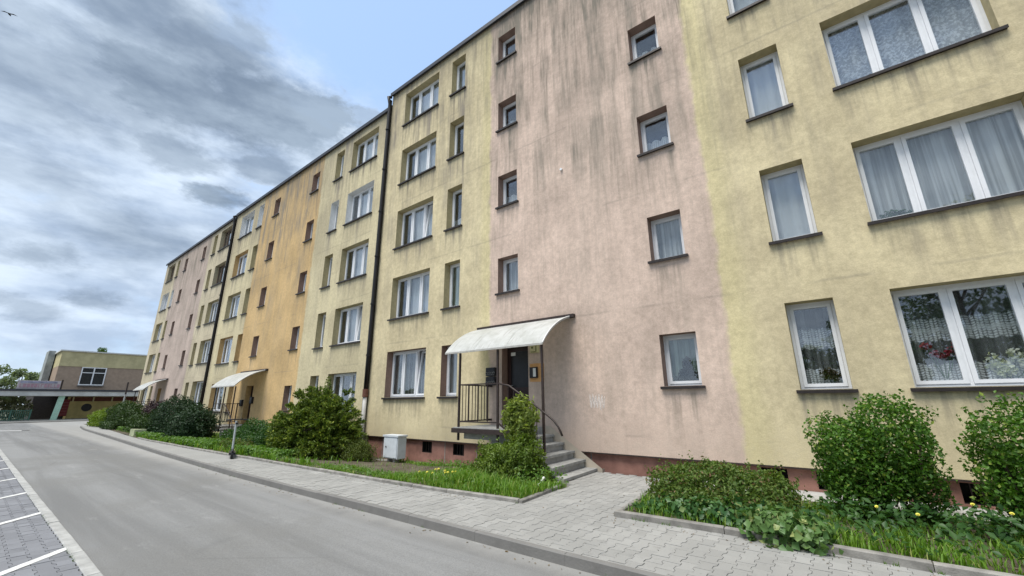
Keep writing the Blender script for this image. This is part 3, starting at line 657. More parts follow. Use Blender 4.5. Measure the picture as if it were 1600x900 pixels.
# entrances: canopy, landing, steps, railings
def entrance(cx, Y, dz, gnd, detail):
    X = lambda v: v-(-4.66)+cx
    zc = dz; yo = 7.46-8.71+Y
    # canopy sheet: a curved strip in three panels
    cn = obj('canopy', MB().box(X(-7.95), Y-.10, 1.96+zc, X(-4.78), Y-.003, 2.045+zc).mesh('canopy', G['dark_metal']), bld)
    xa, xb = X(-7.93), X(-4.90); n = 14
    prof = []
    for i in range(n+1):
        a_ = i/n*R(50); q_ = .45*(i/n)+.55*(1-math.cos(a_))/(1-math.cos(R(50))); prof.append((Y-.095-(Y-yo-.03)*math.sin(a_)/math.sin(R(50)), 1.985+zc-.76*q_))
    for k in range(3):
        u0, u1 = xa+(xb-xa)*k/3+.004, xa+(xb-xa)*(k+1)/3-.004; mb = MB()
        for y, z in prof: mb.v += [(u0,y,z),(u1,y,z),(u0,y,z-.012),(u1,y,z-.012)]
        for i in range(n):
            o_ = i*4; mb.f += [(o_,o_+1,o_+5,o_+4),(o_+2,o_+6,o_+7,o_+3),(o_,o_+4,o_+6,o_+2),(o_+1,o_+3,o_+7,o_+5)]; mb.m += [0]*4
        mb.f.append((n*4,n*4+1,n*4+3,n*4+2)); mb.m.append(0)
        obj('canopy_sheet', mb.mesh('canopy_sheet', G['sheet'], False), cn, (0,0,0))
    rb = MB()
    for k in range(4):
        u = xa+(xb-xa)*k/3; rb.tube([(u, y, z-.03) for y, z in prof], .014, 6)
    rb.bar((xa, prof[-1][0]+.01, prof[-1][1]-.03), (xb, prof[-1][0]+.01, prof[-1][1]-.03), .03)
    obj('canopy_rib', rb.mesh('canopy_rib', plain('rib_paint', (.42,.41,.38), .6, .15)), cn, (0,0,0))
    obj('edge_trim', MB().tube([(xb+.005, y, z+.004) for y, z in prof], .013, 6).mesh('edge_trim', G['white']), cn, (0,0,0))
    zb = prof[-1][1]-.04; zp = -.60+dz; yp = yo+.03
    for x, zl in ((X(-7.47), zp-.30), (X(-6.23), zp-.28), (X(-4.98), max(gnd, -1.55))):
        obj('canopy_post', MB().box(x-.022, yp-.022, zl, x+.022, yp+.022, zb).mesh('canopy_post', G['dark_metal']), cn, (0,0,0))
    # landing on a cantilevered slab
    ld = obj('landing', MB().box(X(-7.62), yo-.02, zp-.10, X(-5.78), Y-.003, zp).mesh('landing', G['stepstone']), bld)
    mb = MB().box(X(-7.64), yo-.05, zp-.125, X(-5.76), yo-.021, zp-.02); obj('nosing', mb.mesh('nosing', G['dark_metal']), ld, (0,0,0))
    mb = MB().box(X(-7.4), yo+.15, zp-.27, X(-5.8), Y-.01, zp-.102); mb.box(X(-6.55), yo+.2, gnd-.2, X(-5.82), Y-.01, zp-.272)
    obj('support', mb.mesh('support', G['concrete']), ld, (0,0,0))
    # five risers down along the wall
    ns = 6; top = X(-5.78); run = (1.34)/(ns-1); rise = (zp-gnd)/ns
    st = obj('stair', MB().add([(top,yo+.12,gnd-.1),(top,Y-.02,gnd-.1),(top+run*(ns-1),Y-.02,gnd-.1),(top+run*(ns-1)-.1,yo+.12,gnd-.1),
        (top,yo+.12,zp-.22),(top,Y-.02,zp-.22),(top+run*(ns-1)-.1,yo+.12,gnd+.04),(top+run*(ns-1)-.1,Y-.02,gnd+.04)], [(0,1,2,3),(4,6,7,5),(0,3,6,4),(3,2,7,6)]).mesh('stair', G['concrete']), bld)
    for i in range(1, ns):
        xs0 = top+run*(i-1); z1 = zp-rise*i; sk = .26*(i/ns)**.5
        poly = [(xs0-.01, yo-.04-sk*.3), (xs0+run+.025+sk*.35, yo-.02-sk*1.2), (xs0+run+.025, Y-.012), (xs0-.01, Y-.012)]
        s_ = obj('step', MB().prism(poly, z1-.05, z1).mesh('step', G['stepstone']), st, (0,0,0))
        obj('riser', MB().prism([(xs0, yo+.02), (xs0+run-.02+sk*.25, yo+.03-sk), (xs0+run-.02, Y-.014), (xs0, Y-.014)], z1-rise+.001, z1-.051).mesh('riser', G['concrete']), st, (0,0,0))
    sk = MB(); e = top+run*(ns-1)+.08
    sk.add([(top-.05,Y-.018,zp+.02),(top+.18,Y-.018,zp+.02),(e+.06,Y-.018,gnd+.16),(e+.06,Y-.018,gnd-.05),(top-.05,Y-.018,gnd-.05)], [(4,3,2,1,0)])
    sk.add([(top-.05,Y-.018,zp+.02),(top+.18,Y-.018,zp+.02),(top+.18,Y+.05,zp+.02),(top-.05,Y+.05,zp+.02)], [(0,1,2,3)]); sk.add([(e+.06,Y-.018,gnd+.16),(e+.06,Y+.1,gnd+.16),(e+.06,Y+.1,gnd-.05),(e+.06,Y-.018,gnd-.05)], [(0,3,2,1)])
    obj('stair_skirt', sk.mesh('stair_skirt', G['skirt']), st, (0,0,0))
    # railings
    zr = .40+dz; zl = zp+.13; xl, xm = X(-7.47), X(-6.23)
    rl = obj('railing', MB().bar((xl,yp,zr),(xm,yp,zr),.04,.03).bar((xl,yp,zl),(xm,yp,zl),.04,.03).bar((xl,yp,zr),(xl,Y-.16,zr),.04,.03).bar((xl,yp,zl),(xl,Y-.16,zl),.04,.03).bar((xl,Y-.16,zl-.03),(xl,Y-.16,zr+.03),.04)
        .bar((xl-.02,Y-.16,zr),(xl+.02,Y,zr),.05).bar((xl,Y-.16,zl),(xl,Y,zl),.05).mesh('railing', G['dark_metal']), bld)
    bm = MB().box(-.007, -.007, 0, .007, .007, zr-zl).mesh('baluster', G['dark_metal'])
    for y in np.linspace(yp, Y-.16, 10)[1:-1]: obj('baluster', bm, rl, Vector((xl, y, zl))-rl.location-BL)
    if detail:
        for x in np.linspace(xl, xm, 5)[1:-1]: obj('baluster', bm, rl, Vector((x, yp, zl))-rl.location-BL)
    ex = X(-4.52)
    hp = [(xm,yp,zr),(X(-5.9),yp,zr-.06),(X(-5.2),yp,zr-.48),(X(-4.93),yp-.01,zr-.65),(X(-4.72),yp-.02,zr-.79),(X(-4.60),yp-.03,zr-.92),(ex,yp-.03,zr-1.08)]
    obj('handrail', MB().tube(hp, .022, 8).mesh('handrail', G['dark_metal'], True), rl, (0,0,0))
    obj('lower_rail', MB().bar((xm,yp,zl),(X(-5.0),yp,zl-.76),.032,.03).mesh('lower_rail', G['dark_metal']), rl, (0,0,0))
    for i in range(1, 8):
        f = i/8; x = xm+(X(-5.0)-xm)*f; z0_ = zl-.76*f; z1_ = np.interp(x, [q[0] for q in hp], [q[2] for q in hp])
        obj('baluster', MB().box(x-.006, yp-.006, z0_, x+.006, yp+.006, z1_).mesh('baluster', G['dark_metal']), rl, (0,0,0))
m, t, b = mat('canopy_polycarbonate'); c = t.new('ShaderNodeTexCoord').outputs['Object']
k = t.mix(t.step(t.noise(c, 3, 6, .65), .35, .7), (.74,.75,.73), (.60,.61,.575)); k = t.mix(t.step(t.noise(t.mapping(c, (9, 1, 1)), 2.2, 4), .56, .72, 0, .5), k, (.42,.41,.37))
t.put(b.inputs['Base Color'], k); b.inputs['Roughness'].default_value = .35
tr = t.new('ShaderNodeBsdfTranslucent'); t.put(tr.inputs[0], k); mx = t.new('ShaderNodeMixShader'); mx.inputs[0].default_value = .42
t.l.new(b.outputs[0], mx.inputs[1]); t.l.new(tr.outputs[0], mx.inputs[2]); t.l.new(mx.outputs[0], t.n['Material Output'].inputs[0]); G['sheet'] = m
entrance(-4.66, 8.71, 0.0, -1.58, True)
entrance(-21.82, 8.78, -.42, -1.66, False)
entrance(-39.6, 9.00, -.20, -1.5, False)
obj('wall_vent', MB().tube([(-4.98,8.712,6.11),(-4.98,8.66,6.11)], .035, 10).mesh('wall_vent', G['pvc']), bld)
# orange repair patch and white scribble beside the near door
def patch(name, pts, y, m): return obj(name, MB().add([(x, y, z) for x, z in pts], [tuple(range(len(pts)))]).mesh(name, m), bld)
patch('paint_patch', [(-6.17,.47),(-5.74,.46),(-5.735,.91),(-6.0,.925),(-6.17,.915)], 8.706, plain('orange_patch', (.62,.34,.14), .9, .15, 10))
sc = MB(); rng = random.Random(5)
for i in range(5):
    x = -4.52+i*.075; sc.add([(x,8.705,.12+rng.uniform(-.03,.05)),(x+.028,8.705,.13),(x+.05+rng.uniform(-.02,.02),8.705,-.16+rng.uniform(-.08,.05)),(x+.02,8.705,-.17)], [(3,2,1,0)])
    sc.add([(x+.03,8.7055,-.15),(x+.055,8.7055,-.16),(x+.085,8.7055,.08),(x+.068,8.7055,.09)], [(0,1,2,3)])
obj('paint_scribble', sc.mesh('paint_scribble', plain('chalky_scribble', (.62,.55,.50), .9, .35, 30)), bld)

# small things on the wall by the door
def wall_box(name, label, cat, x0, z0, x1, z1, dep, m, Y=8.71, extra=None, group=None):
    T = thing(name, label, cat, ((x0+x1)/2, Y, z0), group)
    me = MB().box(x0, Y-dep, z0, x1, Y-.002, z1).box(x0+.012, Y-dep-.008, z0+.012, x1-.012, Y-dep-.0005, z1-.012)
    obj('casing', me.mesh('casing', m), T)
    if extra:
        for nm, (a, b_, c_, d_), mm in extra: obj(nm, MB().box(a, Y-dep-.018, b_, c_, Y-dep-.006, d_).mesh(nm, mm), T)
    return T
grey_l = plain('pale_label', (.72,.73,.70), .5, .05); blk = plain('black_plastic', (.02,.02,.022), .4, .2)
wall_box('intercom', 'small dark intercom box on the orange patch right of the near entrance door', 'intercom', -6.15, .56, -5.92, .83, .05, blk, extra=[('name_panel', (-6.03, .59, -5.95, .80), grey_l)])
nb = wall_box('house_number_plate', 'yellowish number plate high on the wall under the near canopy', 'number plate', -6.13, 1.19, -5.86, 1.38, .04, plain('plate_yellow', (.58,.54,.30), .5, .1))
obj('plate_mark', MB().box(-6.08, 8.656, 1.30, -6.03, 8.6605, 1.35).box(-5.95, 8.656, 1.22, -5.925, 8.6605, 1.36).box(-6.10, 8.656, 1.205, -5.95, 8.6605, 1.222).mesh('plate_mark', plain('olive_print', (.10,.11,.03), .6)), nb)
mbx = thing('letter_box', 'black patterned letter box pair on the pink wall left of the near entrance door', 'letter box', (-7.45, 8.71, .42))
for z0 in (.42, .665):
    o = obj('box', MB().box(-7.60, 8.62, z0, -7.29, 8.708, z0+.225).box(-7.58, 8.61, z0+.14, -7.31, 8.6195, z0+.20).mesh('box', blk), mbx)
    fr = MB()
    for i in range(5): fr.tube([(-7.57+.065*i+.03*math.cos(a_), 8.612, z0+.07+.035*math.sin(a_)) for a_ in np.linspace(0, 5.5, 8)], .005, 5)
    obj('ornament', fr.mesh('ornament', plain('worn_grey', (.30,.30,.29), .5, .2)), o, (0,0,0))
thing('notice', 'small white paper notice on the glass of the near entrance door', 'notice', (-6.9, 8.95, 1.24), me=MB().box(-.09, -.012, -.045, .09, -.004, .045).mesh('notice', G['white']))
for x, z, lb in ((-23.40, -.02, 'dark intercom box to the right of the orange section door'), (-24.62, -.15, 'dark letter box on the wall left of the orange section door')):
    wall_box('intercom' if x > -24 else 'letter_box', lb, 'intercom' if x > -24 else 'letter box', x, z, x+.26, z+.32, .09, blk, Y=8.78)
# utility cabinet on two legs
T = thing('utility_cabinet', 'white plastic utility cabinet standing on legs against the brown plinth', 'utility cabinet', (-10.85, 8.1, -1.78))
cab = MB().box(-11.10, 7.98, -1.60, -10.42, 8.28, -1.00); obj('casing', cab.mesh('casing', G['cabinet']), T)
obj('lid', MB().box(-11.13, 7.95, -.998, -10.39, 8.30, -.95).mesh('lid', G['cabinet']), T)
dr = obj('door', MB().box(-11.07, 7.962, -1.57, -10.45, 7.979, -1.03).mesh('door', G['cabinet']), T)
obj('lock', MB().tube([(-10.95,7.962,-1.28),(-10.95,7.945,-1.28)], .022, 10).mesh('lock', G['dark_metal']), dr, (0,0,0))
for x in (-10.92, -10.66): obj('leg', MB().box(x-.045, 8.05, -1.85, x+.045, 8.2, -1.601).mesh('leg', G['pvcpipe']), T)
structure('cabinet_slab', MB().box(-11.9, 7.75, -1.95, -10.0, 8.5, -1.735).mesh('cabinet_slab', G['edging']))
# ------------------------------------------------------------------ foliage
def leaf_cloud(P, N, size, rng, aspect=.55, fold=.25, spread=.9, jitter=.35):
    """one folded two-triangle leaf at each point, facing roughly along N"""
    n = len(P); N = N+rng.normal(0, spread, (n, 3)); N /= np.linalg.norm(N, axis=1)[:, None]
    A = rng.normal(0, 1, (n, 3)); A[:, 2] += .25; A -= N*(A*N).sum(1)[:, None]; A /= np.linalg.norm(A, axis=1)[:, None]
    B = np.cross(N, A); L = size*(1+rng.uniform(-jitter, jitter, n))[:, None]; W = L*aspect
    V = np.empty((n, 4, 3)); V[:, 0] = P-A*L*.5; V[:, 1] = P+B*W*.5+N*L*fold*.5; V[:, 2] = P+A*L*.5-N*L*.12; V[:, 3] = P-B*W*.5+N*L*fold*.5
    i = np.arange(n)[:, None]*4
    return V.reshape(-1, 3), np.concatenate([i+[0, 1, 2], i+[0, 2, 3]], 1).reshape(-1, 3)
def blob_points(blobs, n, rng, bumps=.18, power=2.0, inner=.22):
    """points through the shell of several lumpy ellipsoids; blob = (centre, radii)"""
    vol = np.array([(b[1][0]*b[1][1]+b[1][1]*b[1][2]+b[1][0]*b[1][2]) for b in blobs]); cnt = (n*vol/vol.sum()).astype(int)
    PP, NN = [], []
    for (c, r), k in zip(blobs, cnt):
        D = rng.normal(0, 1, (k, 3)); D /= np.linalg.norm(D, axis=1)[:, None]
        if power != 2.0: D2 = D/(np.abs(D)**power).sum(1)[:, None]**(1/power)
        else: D2 = D
        K = rng.normal(0, 4.2, (9, 3)); ph = rng.uniform(0, 6.28, 9)
        bump = 1+bumps*np.sin(D@K.T+ph).sum(1)/3
        depth = 1-np.abs(rng.normal(0, inner, k)); depth = np.clip(depth, .15, 1.05)
        PP.append(np.array(c)+D2*np.array(r)*(bump*depth)[:, None]); NN.append(D)
    return np.concatenate(PP), np.concatenate(NN)
def shrub(name, label, cat, base, blobs, n, size, m, seed, group=None, power=2.0, bumps=.18, inner=.22, aspect=.55, spread=.9, stems=7, stemr=.018, sprout=0, fold=.25, zmin=None):
    rng = np.random.default_rng(seed); T = thing(name, label, cat, base, group)
    P, N = blob_points(blobs, n, rng, bumps, power, inner)
    if sprout:     # young shoots standing out of the clipped outline
        C = np.array([b[0] for b in blobs]); Rr = np.array([b[1] for b in blobs]); q = rng.integers(0, len(blobs), sprout)
        D = rng.normal(0, 1, (sprout, 3)); D[:, 2] = np.abs(D[:, 2])*.9; D /= np.linalg.norm(D, axis=1)[:, None]
        D2 = D/(np.abs(D)**power).sum(1)[:, None]**(1/power)
        S0 = C[q]+D2*Rr[q]*.96; dr_ = D*.6+np.array([0, 0, .8]); dr_ /= np.linalg.norm(dr_, axis=1)[:, None]
        ts = rng.uniform(.02, .17, (sprout, 1)); k = 7
        SP = np.concatenate([S0+dr_*ts*j/k*1.3+rng.normal(0, size*.3, (sprout, 3)) for j in range(1, k+1)]); P = np.concatenate([P, SP]); N = np.concatenate([N, np.tile(D, (k, 1))])
    keep = P[:, 2] > (zmin if zmin is not None else base[2]+.01); P, N = P[keep], N[keep]
    v, f = leaf_cloud(P, N, size, rng, aspect, fold, spread)
    obj('foliage', npmesh('foliage', v, f, m, 3), T)['kind'] = 'stuff'
    if stems:
        mb = MB(); r_ = random.Random(seed)
        for i in range(stems):
            c, r = blobs[i % len(blobs)]
            a_ = r_.uniform(0, 6.28); x0 = c[0]+r[0]*.35*math.cos(a_); y0 = c[1]+r[1]*.3*math.sin(a_); x1 = c[0]+r[0]*.7*math.cos(a_); y1 = c[1]+r[1]*.7*math.sin(a_); z1 = c[2]+r[2]*r_.uniform(-.1, .6)
            mb.tube([(x0*.6+base[0]*.4, y0*.6+base[1]*.4, base[2]-.05), ((x0+x1)/2, (y0+y1)/2, (base[2]+z1)/2), (x1, y1, z1)], [stemr, stemr*.8, stemr*.35], 6)
        obj('stems', mb.mesh('stems', G['bark']), T)
    return T
L_HEDGE = leaf_mat('hedge_leaf', (.032, .095, .012), (.105, .225, .022), .35, .45, (.24, .32, .06))
L_LOW = leaf_mat('low_bush_leaf', (.060, .120, .024), (.160, .225, .045), .35, .5, (.19, .13, .06))
L_IVY = leaf_mat('ivy_leaf', (.030, .090, .030), (.080, .170, .048), .25, .4, (.24, .30, .10))
L_CLIMB = leaf_mat('climber_leaf', (.150, .215, .045), (.32, .37, .10), .4, .45)
L_ROUND = leaf_mat('round_bush_leaf', (.075, .135, .020), (.185, .255, .040), .35, .45)
L_JUN = leaf_mat('juniper_needle', (.040, .085, .012), (.175, .235, .030), .2, .55, (.32, .36, .05))
L_SMALL = leaf_mat('small_bush_leaf', (.050, .085, .015), (.13, .155, .025), .3, .5)
L_DARK = leaf_mat('dark_bush_leaf', (.014, .036, .014), (.030, .066, .022), .15, .5)
L_DARK2 = leaf_mat('deep_bush_leaf', (.022, .050, .012), (.050, .090, .018), .2, .5)
L_LIGHT = leaf_mat('lime_hedge_leaf', (.10, .17, .02), (.20, .27, .03), .35, .5)
L_PURPLE = leaf_mat('purple_leaf', (.035, .020, .028), (.070, .040, .050), .2, .5)
L_TREE = leaf_mat('tree_leaf', (.035, .085, .018), (.095, .170, .035), .35, .5)
L_FARTREE = leaf_mat('far_tree_leaf', (.15, .20, .11), (.28, .33, .20), .3, .6)
L_GRASS = leaf_mat('grass_blade', (.070, .170, .015), (.18, .320, .030), .35, .5, (.32, .36, .10))
L_WEED = leaf_mat('weed_leaf', (.050, .125, .020), (.125, .225, .030), .35, .45)
L_HERB = leaf_mat('ground_herb_leaf', (.020, .068, .018), (.058, .130, .026), .3, .45)

# the two clipped hedges on the right
z0 = -1.50
# stray weeds in the joints along kerb and edging
rng = np.random.default_rng(77); V = []; F = []
for i in range(300):
    if i % 3 == 0: x = rng.uniform(-14, 4); y = kerb_y(x)-.008; z = ZR+.012; hh = .05
    elif i % 3 == 1: x = rng.choice([rng.uniform(-14, -4.1), rng.uniform(-2.5, 4)]); y = bed_y(x)-.062; z = ZS-.004; hh = .06
    else: x = rng.uniform(-12, -4); y = 1.045; z = ZR; hh = .04
    if math.sin(x*2.7+i % 3)+.4*math.sin(x*9) < .35: continue
    for b_ in range(int(rng.integers(4, 11))):
        a = rng.uniform(0, 6.28); h = hh*rng.uniform(.4, 1.2); ox, oy = rng.normal(0, .02), rng.normal(0, .006); w_ = .003; o = len(V); dx_, dy_ = math.cos(a)*h*.6, math.sin(a)*h*.6
        V += [(x+ox-w_, y+oy, z), (x+ox+w_, y+oy, z), (x+ox+dx_, y+oy+dy_, z+h)]; F.append((o, o+1, o+2))
o = bpy.data.objects.new('joint_weeds', npmesh('joint_weeds', np.array(V), np.array(F), L_WEED, 3)); COL.objects.link(o); o['label'] = 'sparse weeds growing in the joints along kerb and edging'; o['category'] = 'weeds'; o['kind'] = 'stuff'
# dead leaves lying about
rng = np.random.default_rng(78); P = []
for i in range(420):
    q = i % 4
    if q == 0: x = rng.uniform(-13, 3); y = kerb_y(x)-abs(rng.normal(0, .12))-.02; z = ZR+.024
    elif q == 1: x = rng.uniform(-13, -4.2); y = bed_y(x)+rng.uniform(.1, 2.6); z = gz(x, y)+.05
    elif q == 2: x = rng.uniform(-2.5, 3.5); y = bed_y(x)+rng.uniform(.1, 1.2); z = gz(x, y)+.05
    else: x = rng.uniform(-9, 2); y = bed_y(x)-.10-abs(rng.normal(0, .15)) if x < -4.2 or x > -2.6 else rng.uniform(5, 8.4); z = ZS+.006
    P.append((x, y, z))
P = np.array(P); v, f = leaf_cloud(P, np.tile([[0, 0, 1.0]], (len(P), 1)), .026, rng, .6, .3, .18)
o = bpy.data.objects.new('fallen_leaves', npmesh('fallen_leaves', v, f, leaf_mat('dry_leaf', (.10, .065, .03), (.22, .16, .08), .1, .8), 3)); COL.objects.link(o); o['label'] = 'dry brown leaves lying along the kerb and on the beds'; o['category'] = 'leaves'; o['kind'] = 'stuff'
shrub('clipped_hedge', 'tall clipped green hedge block with two lumps in front of the yellow wall', 'hedge', (.22, 7.3, z0),
      [((-.07,7.3,-.70),(.35,.40,.45)), ((.44,7.3,-.54),(.38,.42,.52)), ((.17,7.3,-.80),(.48,.36,.40)), ((-.02,7.3,-1.18),(.33,.30,.30)), ((.60,7.36,-1.10),(.20,.25,.32))], 19000, .044, L_HEDGE, 11, 'clipped hedges', 3.6, .16, .22, .66, .8, 12, .022, 150)
shrub('clipped_hedge', 'clipped green hedge with loose shoots cut off by the right edge of the photo', 'hedge', (1.75, 7.3, z0),
      [((1.58,7.3,-.66),(.46,.44,.55)), ((2.25,7.3,-.60),(.52,.46,.58)), ((1.9,7.3,-.9),(.75,.4,.46)), ((1.68,7.3,-1.2),(.45,.35,.32)), ((3.0,7.3,-.66),(.5,.46,.55))], 26000, .046, L_HEDGE, 12, 'clipped hedges', 3.4, .18, .22, .66, .85, 14, .022, 260)
# low bush at the corner of the right bed, ivy spilling over the edging in front of it
shrub('low_bush', 'low olive green bush with reddish tips at the corner beside the paved path', 'bush', (-1.65, 6.85, z0),
      [((-2.2,6.9,-1.28),(.38,.44,.30)), ((-1.7,6.95,-1.25),(.46,.48,.33)), ((-1.22,6.95,-1.24),(.42,.46,.31)), ((-.92,7.0,-1.30),(.26,.40,.25)), ((-1.9,6.55,-1.38),(.45,.35,.2)), ((-1.2,6.55,-1.38),(.4,.3,.2))], 22000, .048, L_LOW, 13, None, 2.6, .2, .2, .55, .9, 16, .010, 160)
shrub('ivy_plant', 'dark green ivy with large leaves between the low bush and the bed edging', 'ivy', (-1.5, 6.1, z0),
      [((-1.95,6.25,-1.42),(.42,.36,.17)), ((-1.35,6.15,-1.42),(.5,.40,.19)), ((-.85,6.1,-1.42),(.42,.40,.19))], 2600, .080, L_IVY, 14, None, 2.2, .2, .3, .85, .7, 0)
shrub('ivy_plant', 'pale edged ivy clump hanging over the kerb edging of the right bed', 'ivy', (-.68, 5.75, z0),
      [((-.80,5.72,-1.36),(.32,.30,.20)), ((-.50,5.68,-1.38),(.24,.26,.17))], 950, .082, leaf_mat('variegated_leaf', (.055, .135, .035), (.15, .24, .075), .25, .4, (.36, .40, .16)), 15, None, 2.2, .2, .3, .85, .6, 0)
# shrub and climber beside the steps
shrub('round_bush', 'round green bush at the foot of the near entrance steps', 'bush', (-5.45, 7.05, z0),
      [((-5.85,7.05,-1.20),(.48,.38,.36)), ((-5.22,7.0,-1.14),(.46,.36,.42)), ((-5.5,6.95,-1.34),(.72,.40,.26))], 17000, .056, L_ROUND, 16, None, 2.4, .2, .22, .55, .9, 10, .012, 90)
shrub('climbing_plant', 'yellow green climbing plant rising in a column in front of the near entrance landing', 'climber', (-5.42, 7.15, z0),
      [((-5.50,7.2,-.28),(.28,.20,.26)), ((-5.20,7.18,-.32),(.22,.2,.24)), ((-5.42,7.2,-.62),(.28,.2,.26)), ((-5.30,7.2,-.88),(.20,.17,.2)), ((-5.40,7.2,-.1),(.26,.2,.15)), ((-5.18,7.15,-.55),(.18,.18,.3))], 3600, .115, L_CLIMB, 17, None, 2.0, .4, .34, .36, .9, 6, .012, 40)
# spreading juniper with arching sprays, and a thin thuja behind it
def juniper(label, base, radii, n, seed, m):
    """a low dome of feathery clumps with dark gaps between them"""
    rng = np.random.default_rng(seed); T = thing('juniper_bush', label, 'bush', base); P, A = [], []; mb = MB(); b = np.array(base)
    for i in range(n):
        az = rng.uniform(0, 2*np.pi); el = math.asin(rng.uniform(.0, 1.0)); k = rng.uniform(.62, 1.0) if i % 3 else rng.uniform(.92, 1.08)
        D = np.array([math.cos(az)*math.cos(el), math.sin(az)*math.cos(el), math.sin(el)]); c = b+D*radii*k*(1+.10*math.sin(3*az+1)+.08*math.sin(7*az))
        out = D*np.array([1, 1, .8])+np.array([0, 0, .15]); out /= np.linalg.norm(out); ln = rng.uniform(.26, .46)
        side = np.cross(out, [0, 0, 1.0]); side /= np.linalg.norm(side)+1e-6
        for j in range(7):         # sprays fanning from the clump, tips nodding
            dr_ = out+side*rng.normal(0, .55)+np.array([0, 0, rng.normal(.1, .35)]); dr_ /= np.linalg.norm(dr_)
            u = rng.random((26, 1))**.8; q = c-out*ln*.5+dr_*ln*u+np.array([0, 0, -.10])*u*u
            P.append(q+rng.normal(0, .016, (26, 3))); A.append(dr_*1.0+rng.normal(0, .45, (26, 3))+np.array([0, 0, -.15]))
        if i % 7 == 0: mb.tube([tuple(b+D*radii*.1), tuple(b+D*radii*.5+np.array([0, 0, .05])), tuple(c)], [.022, .014, .005], 5)
    P = np.concatenate(P); A = np.concatenate(A); A /= np.linalg.norm(A, axis=1)[:, None]
    k = P[:, 2] > base[2]-.02; P, A = P[k], A[k]; n_ = len(P)
    B = np.cross(A, rng.normal(0, 1, (n_, 3))); B /= np.linalg.norm(B, axis=1)[:, None]; L = rng.uniform(.06, .13, (n_, 1)); Wd = .013+.008*rng.random((n_, 1))
    V = np.empty((n_, 4, 3)); V[:, 0] = P-A*L*.5; V[:, 1] = P+B*Wd; V[:, 2] = P+A*L*.5; V[:, 3] = P-B*Wd
    i = np.arange(n_)[:, None]*4; F = np.concatenate([i+[0, 1, 2], i+[0, 2, 3]], 1).reshape(-1, 3)
    obj('foliage', npmesh('foliage', V.reshape(-1, 3), F, m, 3), T)['kind'] = 'stuff'; obj('stems', mb.mesh('stems', G['bark']), T)
    return T
juniper('broad green juniper dome spreading in front of the orange and yellow wall', (-13.7, 7.2, -1.70), np.array([1.95, 1.15, 2.0]), 520, 21, L_JUN)
shrub('thuja', 'thin upright conifer tip rising behind the broad juniper', 'conifer', (-15.0, 8.15, -1.75), [((-15.0,8.15,-.6),(.30,.30,1.1)), ((-15.0,8.15,.3),(.17,.17,.62))], 2600, .075, L_JUN, 22, None, 2.0, .15, .3, .35, .8, 2, .03)
shrub('small_bush', 'small fine leaved rounded bush between the juniper and the utility cabinet', 'bush', (-11.55, 7.4, -1.72), [((-11.75,7.4,-1.45),(.42,.36,.35)), ((-11.3,7.4,-1.42),(.40,.36,.33)), ((-11.5,7.4,-1.6),(.55,.4,.2))], 7500, .042, L_SMALL, 23, None, 2.2, .22, .25, .5, .9, 8, .01, 70)
# row of bushes down the street
shrub('green_bush', 'low spreading green bush beside the parked scooter', 'bush', (-16.9, 6.5, -1.6), [((-18.1,6.6,-1.32),(.8,.6,.36)), ((-16.9,6.4,-1.38),(1.0,.7,.30)), ((-16.2,7.3,-1.20),(1.3,.8,.48)), ((-19.2,7.6,-1.15),(1.2,.7,.5))], 15000, .075, L_HERB, 24, None, 2.0, .25, .25, .55, .9, 8, .012, 80)
shrub('brown_tipped_bush', 'small brownish green bush on the pavement edge just left of the scooter', 'bush', (-16.0, 5.75, -1.55), [((-16.2,5.75,-1.36),(.62,.34,.20)), ((-15.5,5.75,-1.38),(.5,.32,.18))], 4200, .06, L_LOW, 25, None, 2.2, .22, .25, .5, .9, 6, .01, 40)
shrub('dark_bush', 'large dark green rounded bush, the nearer one with a pointed outline', 'bush', (-21.7, 6.1, -1.6), [((-22.2,6.1,-.90),(.85,.8,.70)), ((-21.6,6.1,-1.0),(.75,.7,.52)), ((-21.5,6.2,-.66),(.5,.55,.42)), ((-22.2,6.1,-1.3),(.9,.75,.35))], 13000, .085, L_DARK, 26, 'dark bushes by the pavement', 2.2, .22, .22, .5, .8, 8, .03, 120)
shrub('dark_bush', 'large dark green domed bush standing behind the nearer dark bush', 'bush', (-25.6, 6.3, -1.6), [((-26.1,6.5,-.58),(1.15,.9,.86)), ((-25.3,6.5,-.66),(.95,.85,.80)), ((-25.8,6.4,-1.2),(1.4,.9,.42))], 15000, .085, L_DARK, 27, 'dark bushes by the pavement', 2.6, .14, .2, .5, .8, 8, .03, 60)
shrub('dark_bush', 'lower mid green bush beside the pale concrete block', 'bush', (-28.0, 6.0, -1.58), [((-28.6,6.0,-1.0),(1.0,.8,.55)), ((-27.4,5.95,-1.1),(.9,.75,.46))], 9000, .09, L_DARK2, 28, 'dark bushes by the pavement', 2.2, .2, .22, .5, .8, 6, .03, 60)
shrub('box_hedge', 'clipped lime green hedge end at the far corner of the pavement', 'hedge', (-41.2, 6.2, -1.55), [((-41.6,6.2,-1.0),(1.1,.7,.55)), ((-40.0,6.3,-.95),(1.0,.75,.58))], 8000, .10, L_LIGHT, 29, None, 3.2, .14, .2, .6, .8, 4, .03, 50)
shrub('green_bush', 'mid green bush behind the lime green hedge at the far corner', 'bush', (-37.0, 6.6, -1.55), [((-38.2,6.6,-.75),(1.3,.8,.80)), ((-36.4,6.6,-.70),(1.2,.8,.82)), ((-34.8,6.6,-.95),(1.0,.8,.6)), ((-36.5,6.0,-1.3),(2.0,.6,.3))], 13000, .10, L_DARK2, 30, None, 2.4, .2, .22, .55, .8, 8, .03, 60)
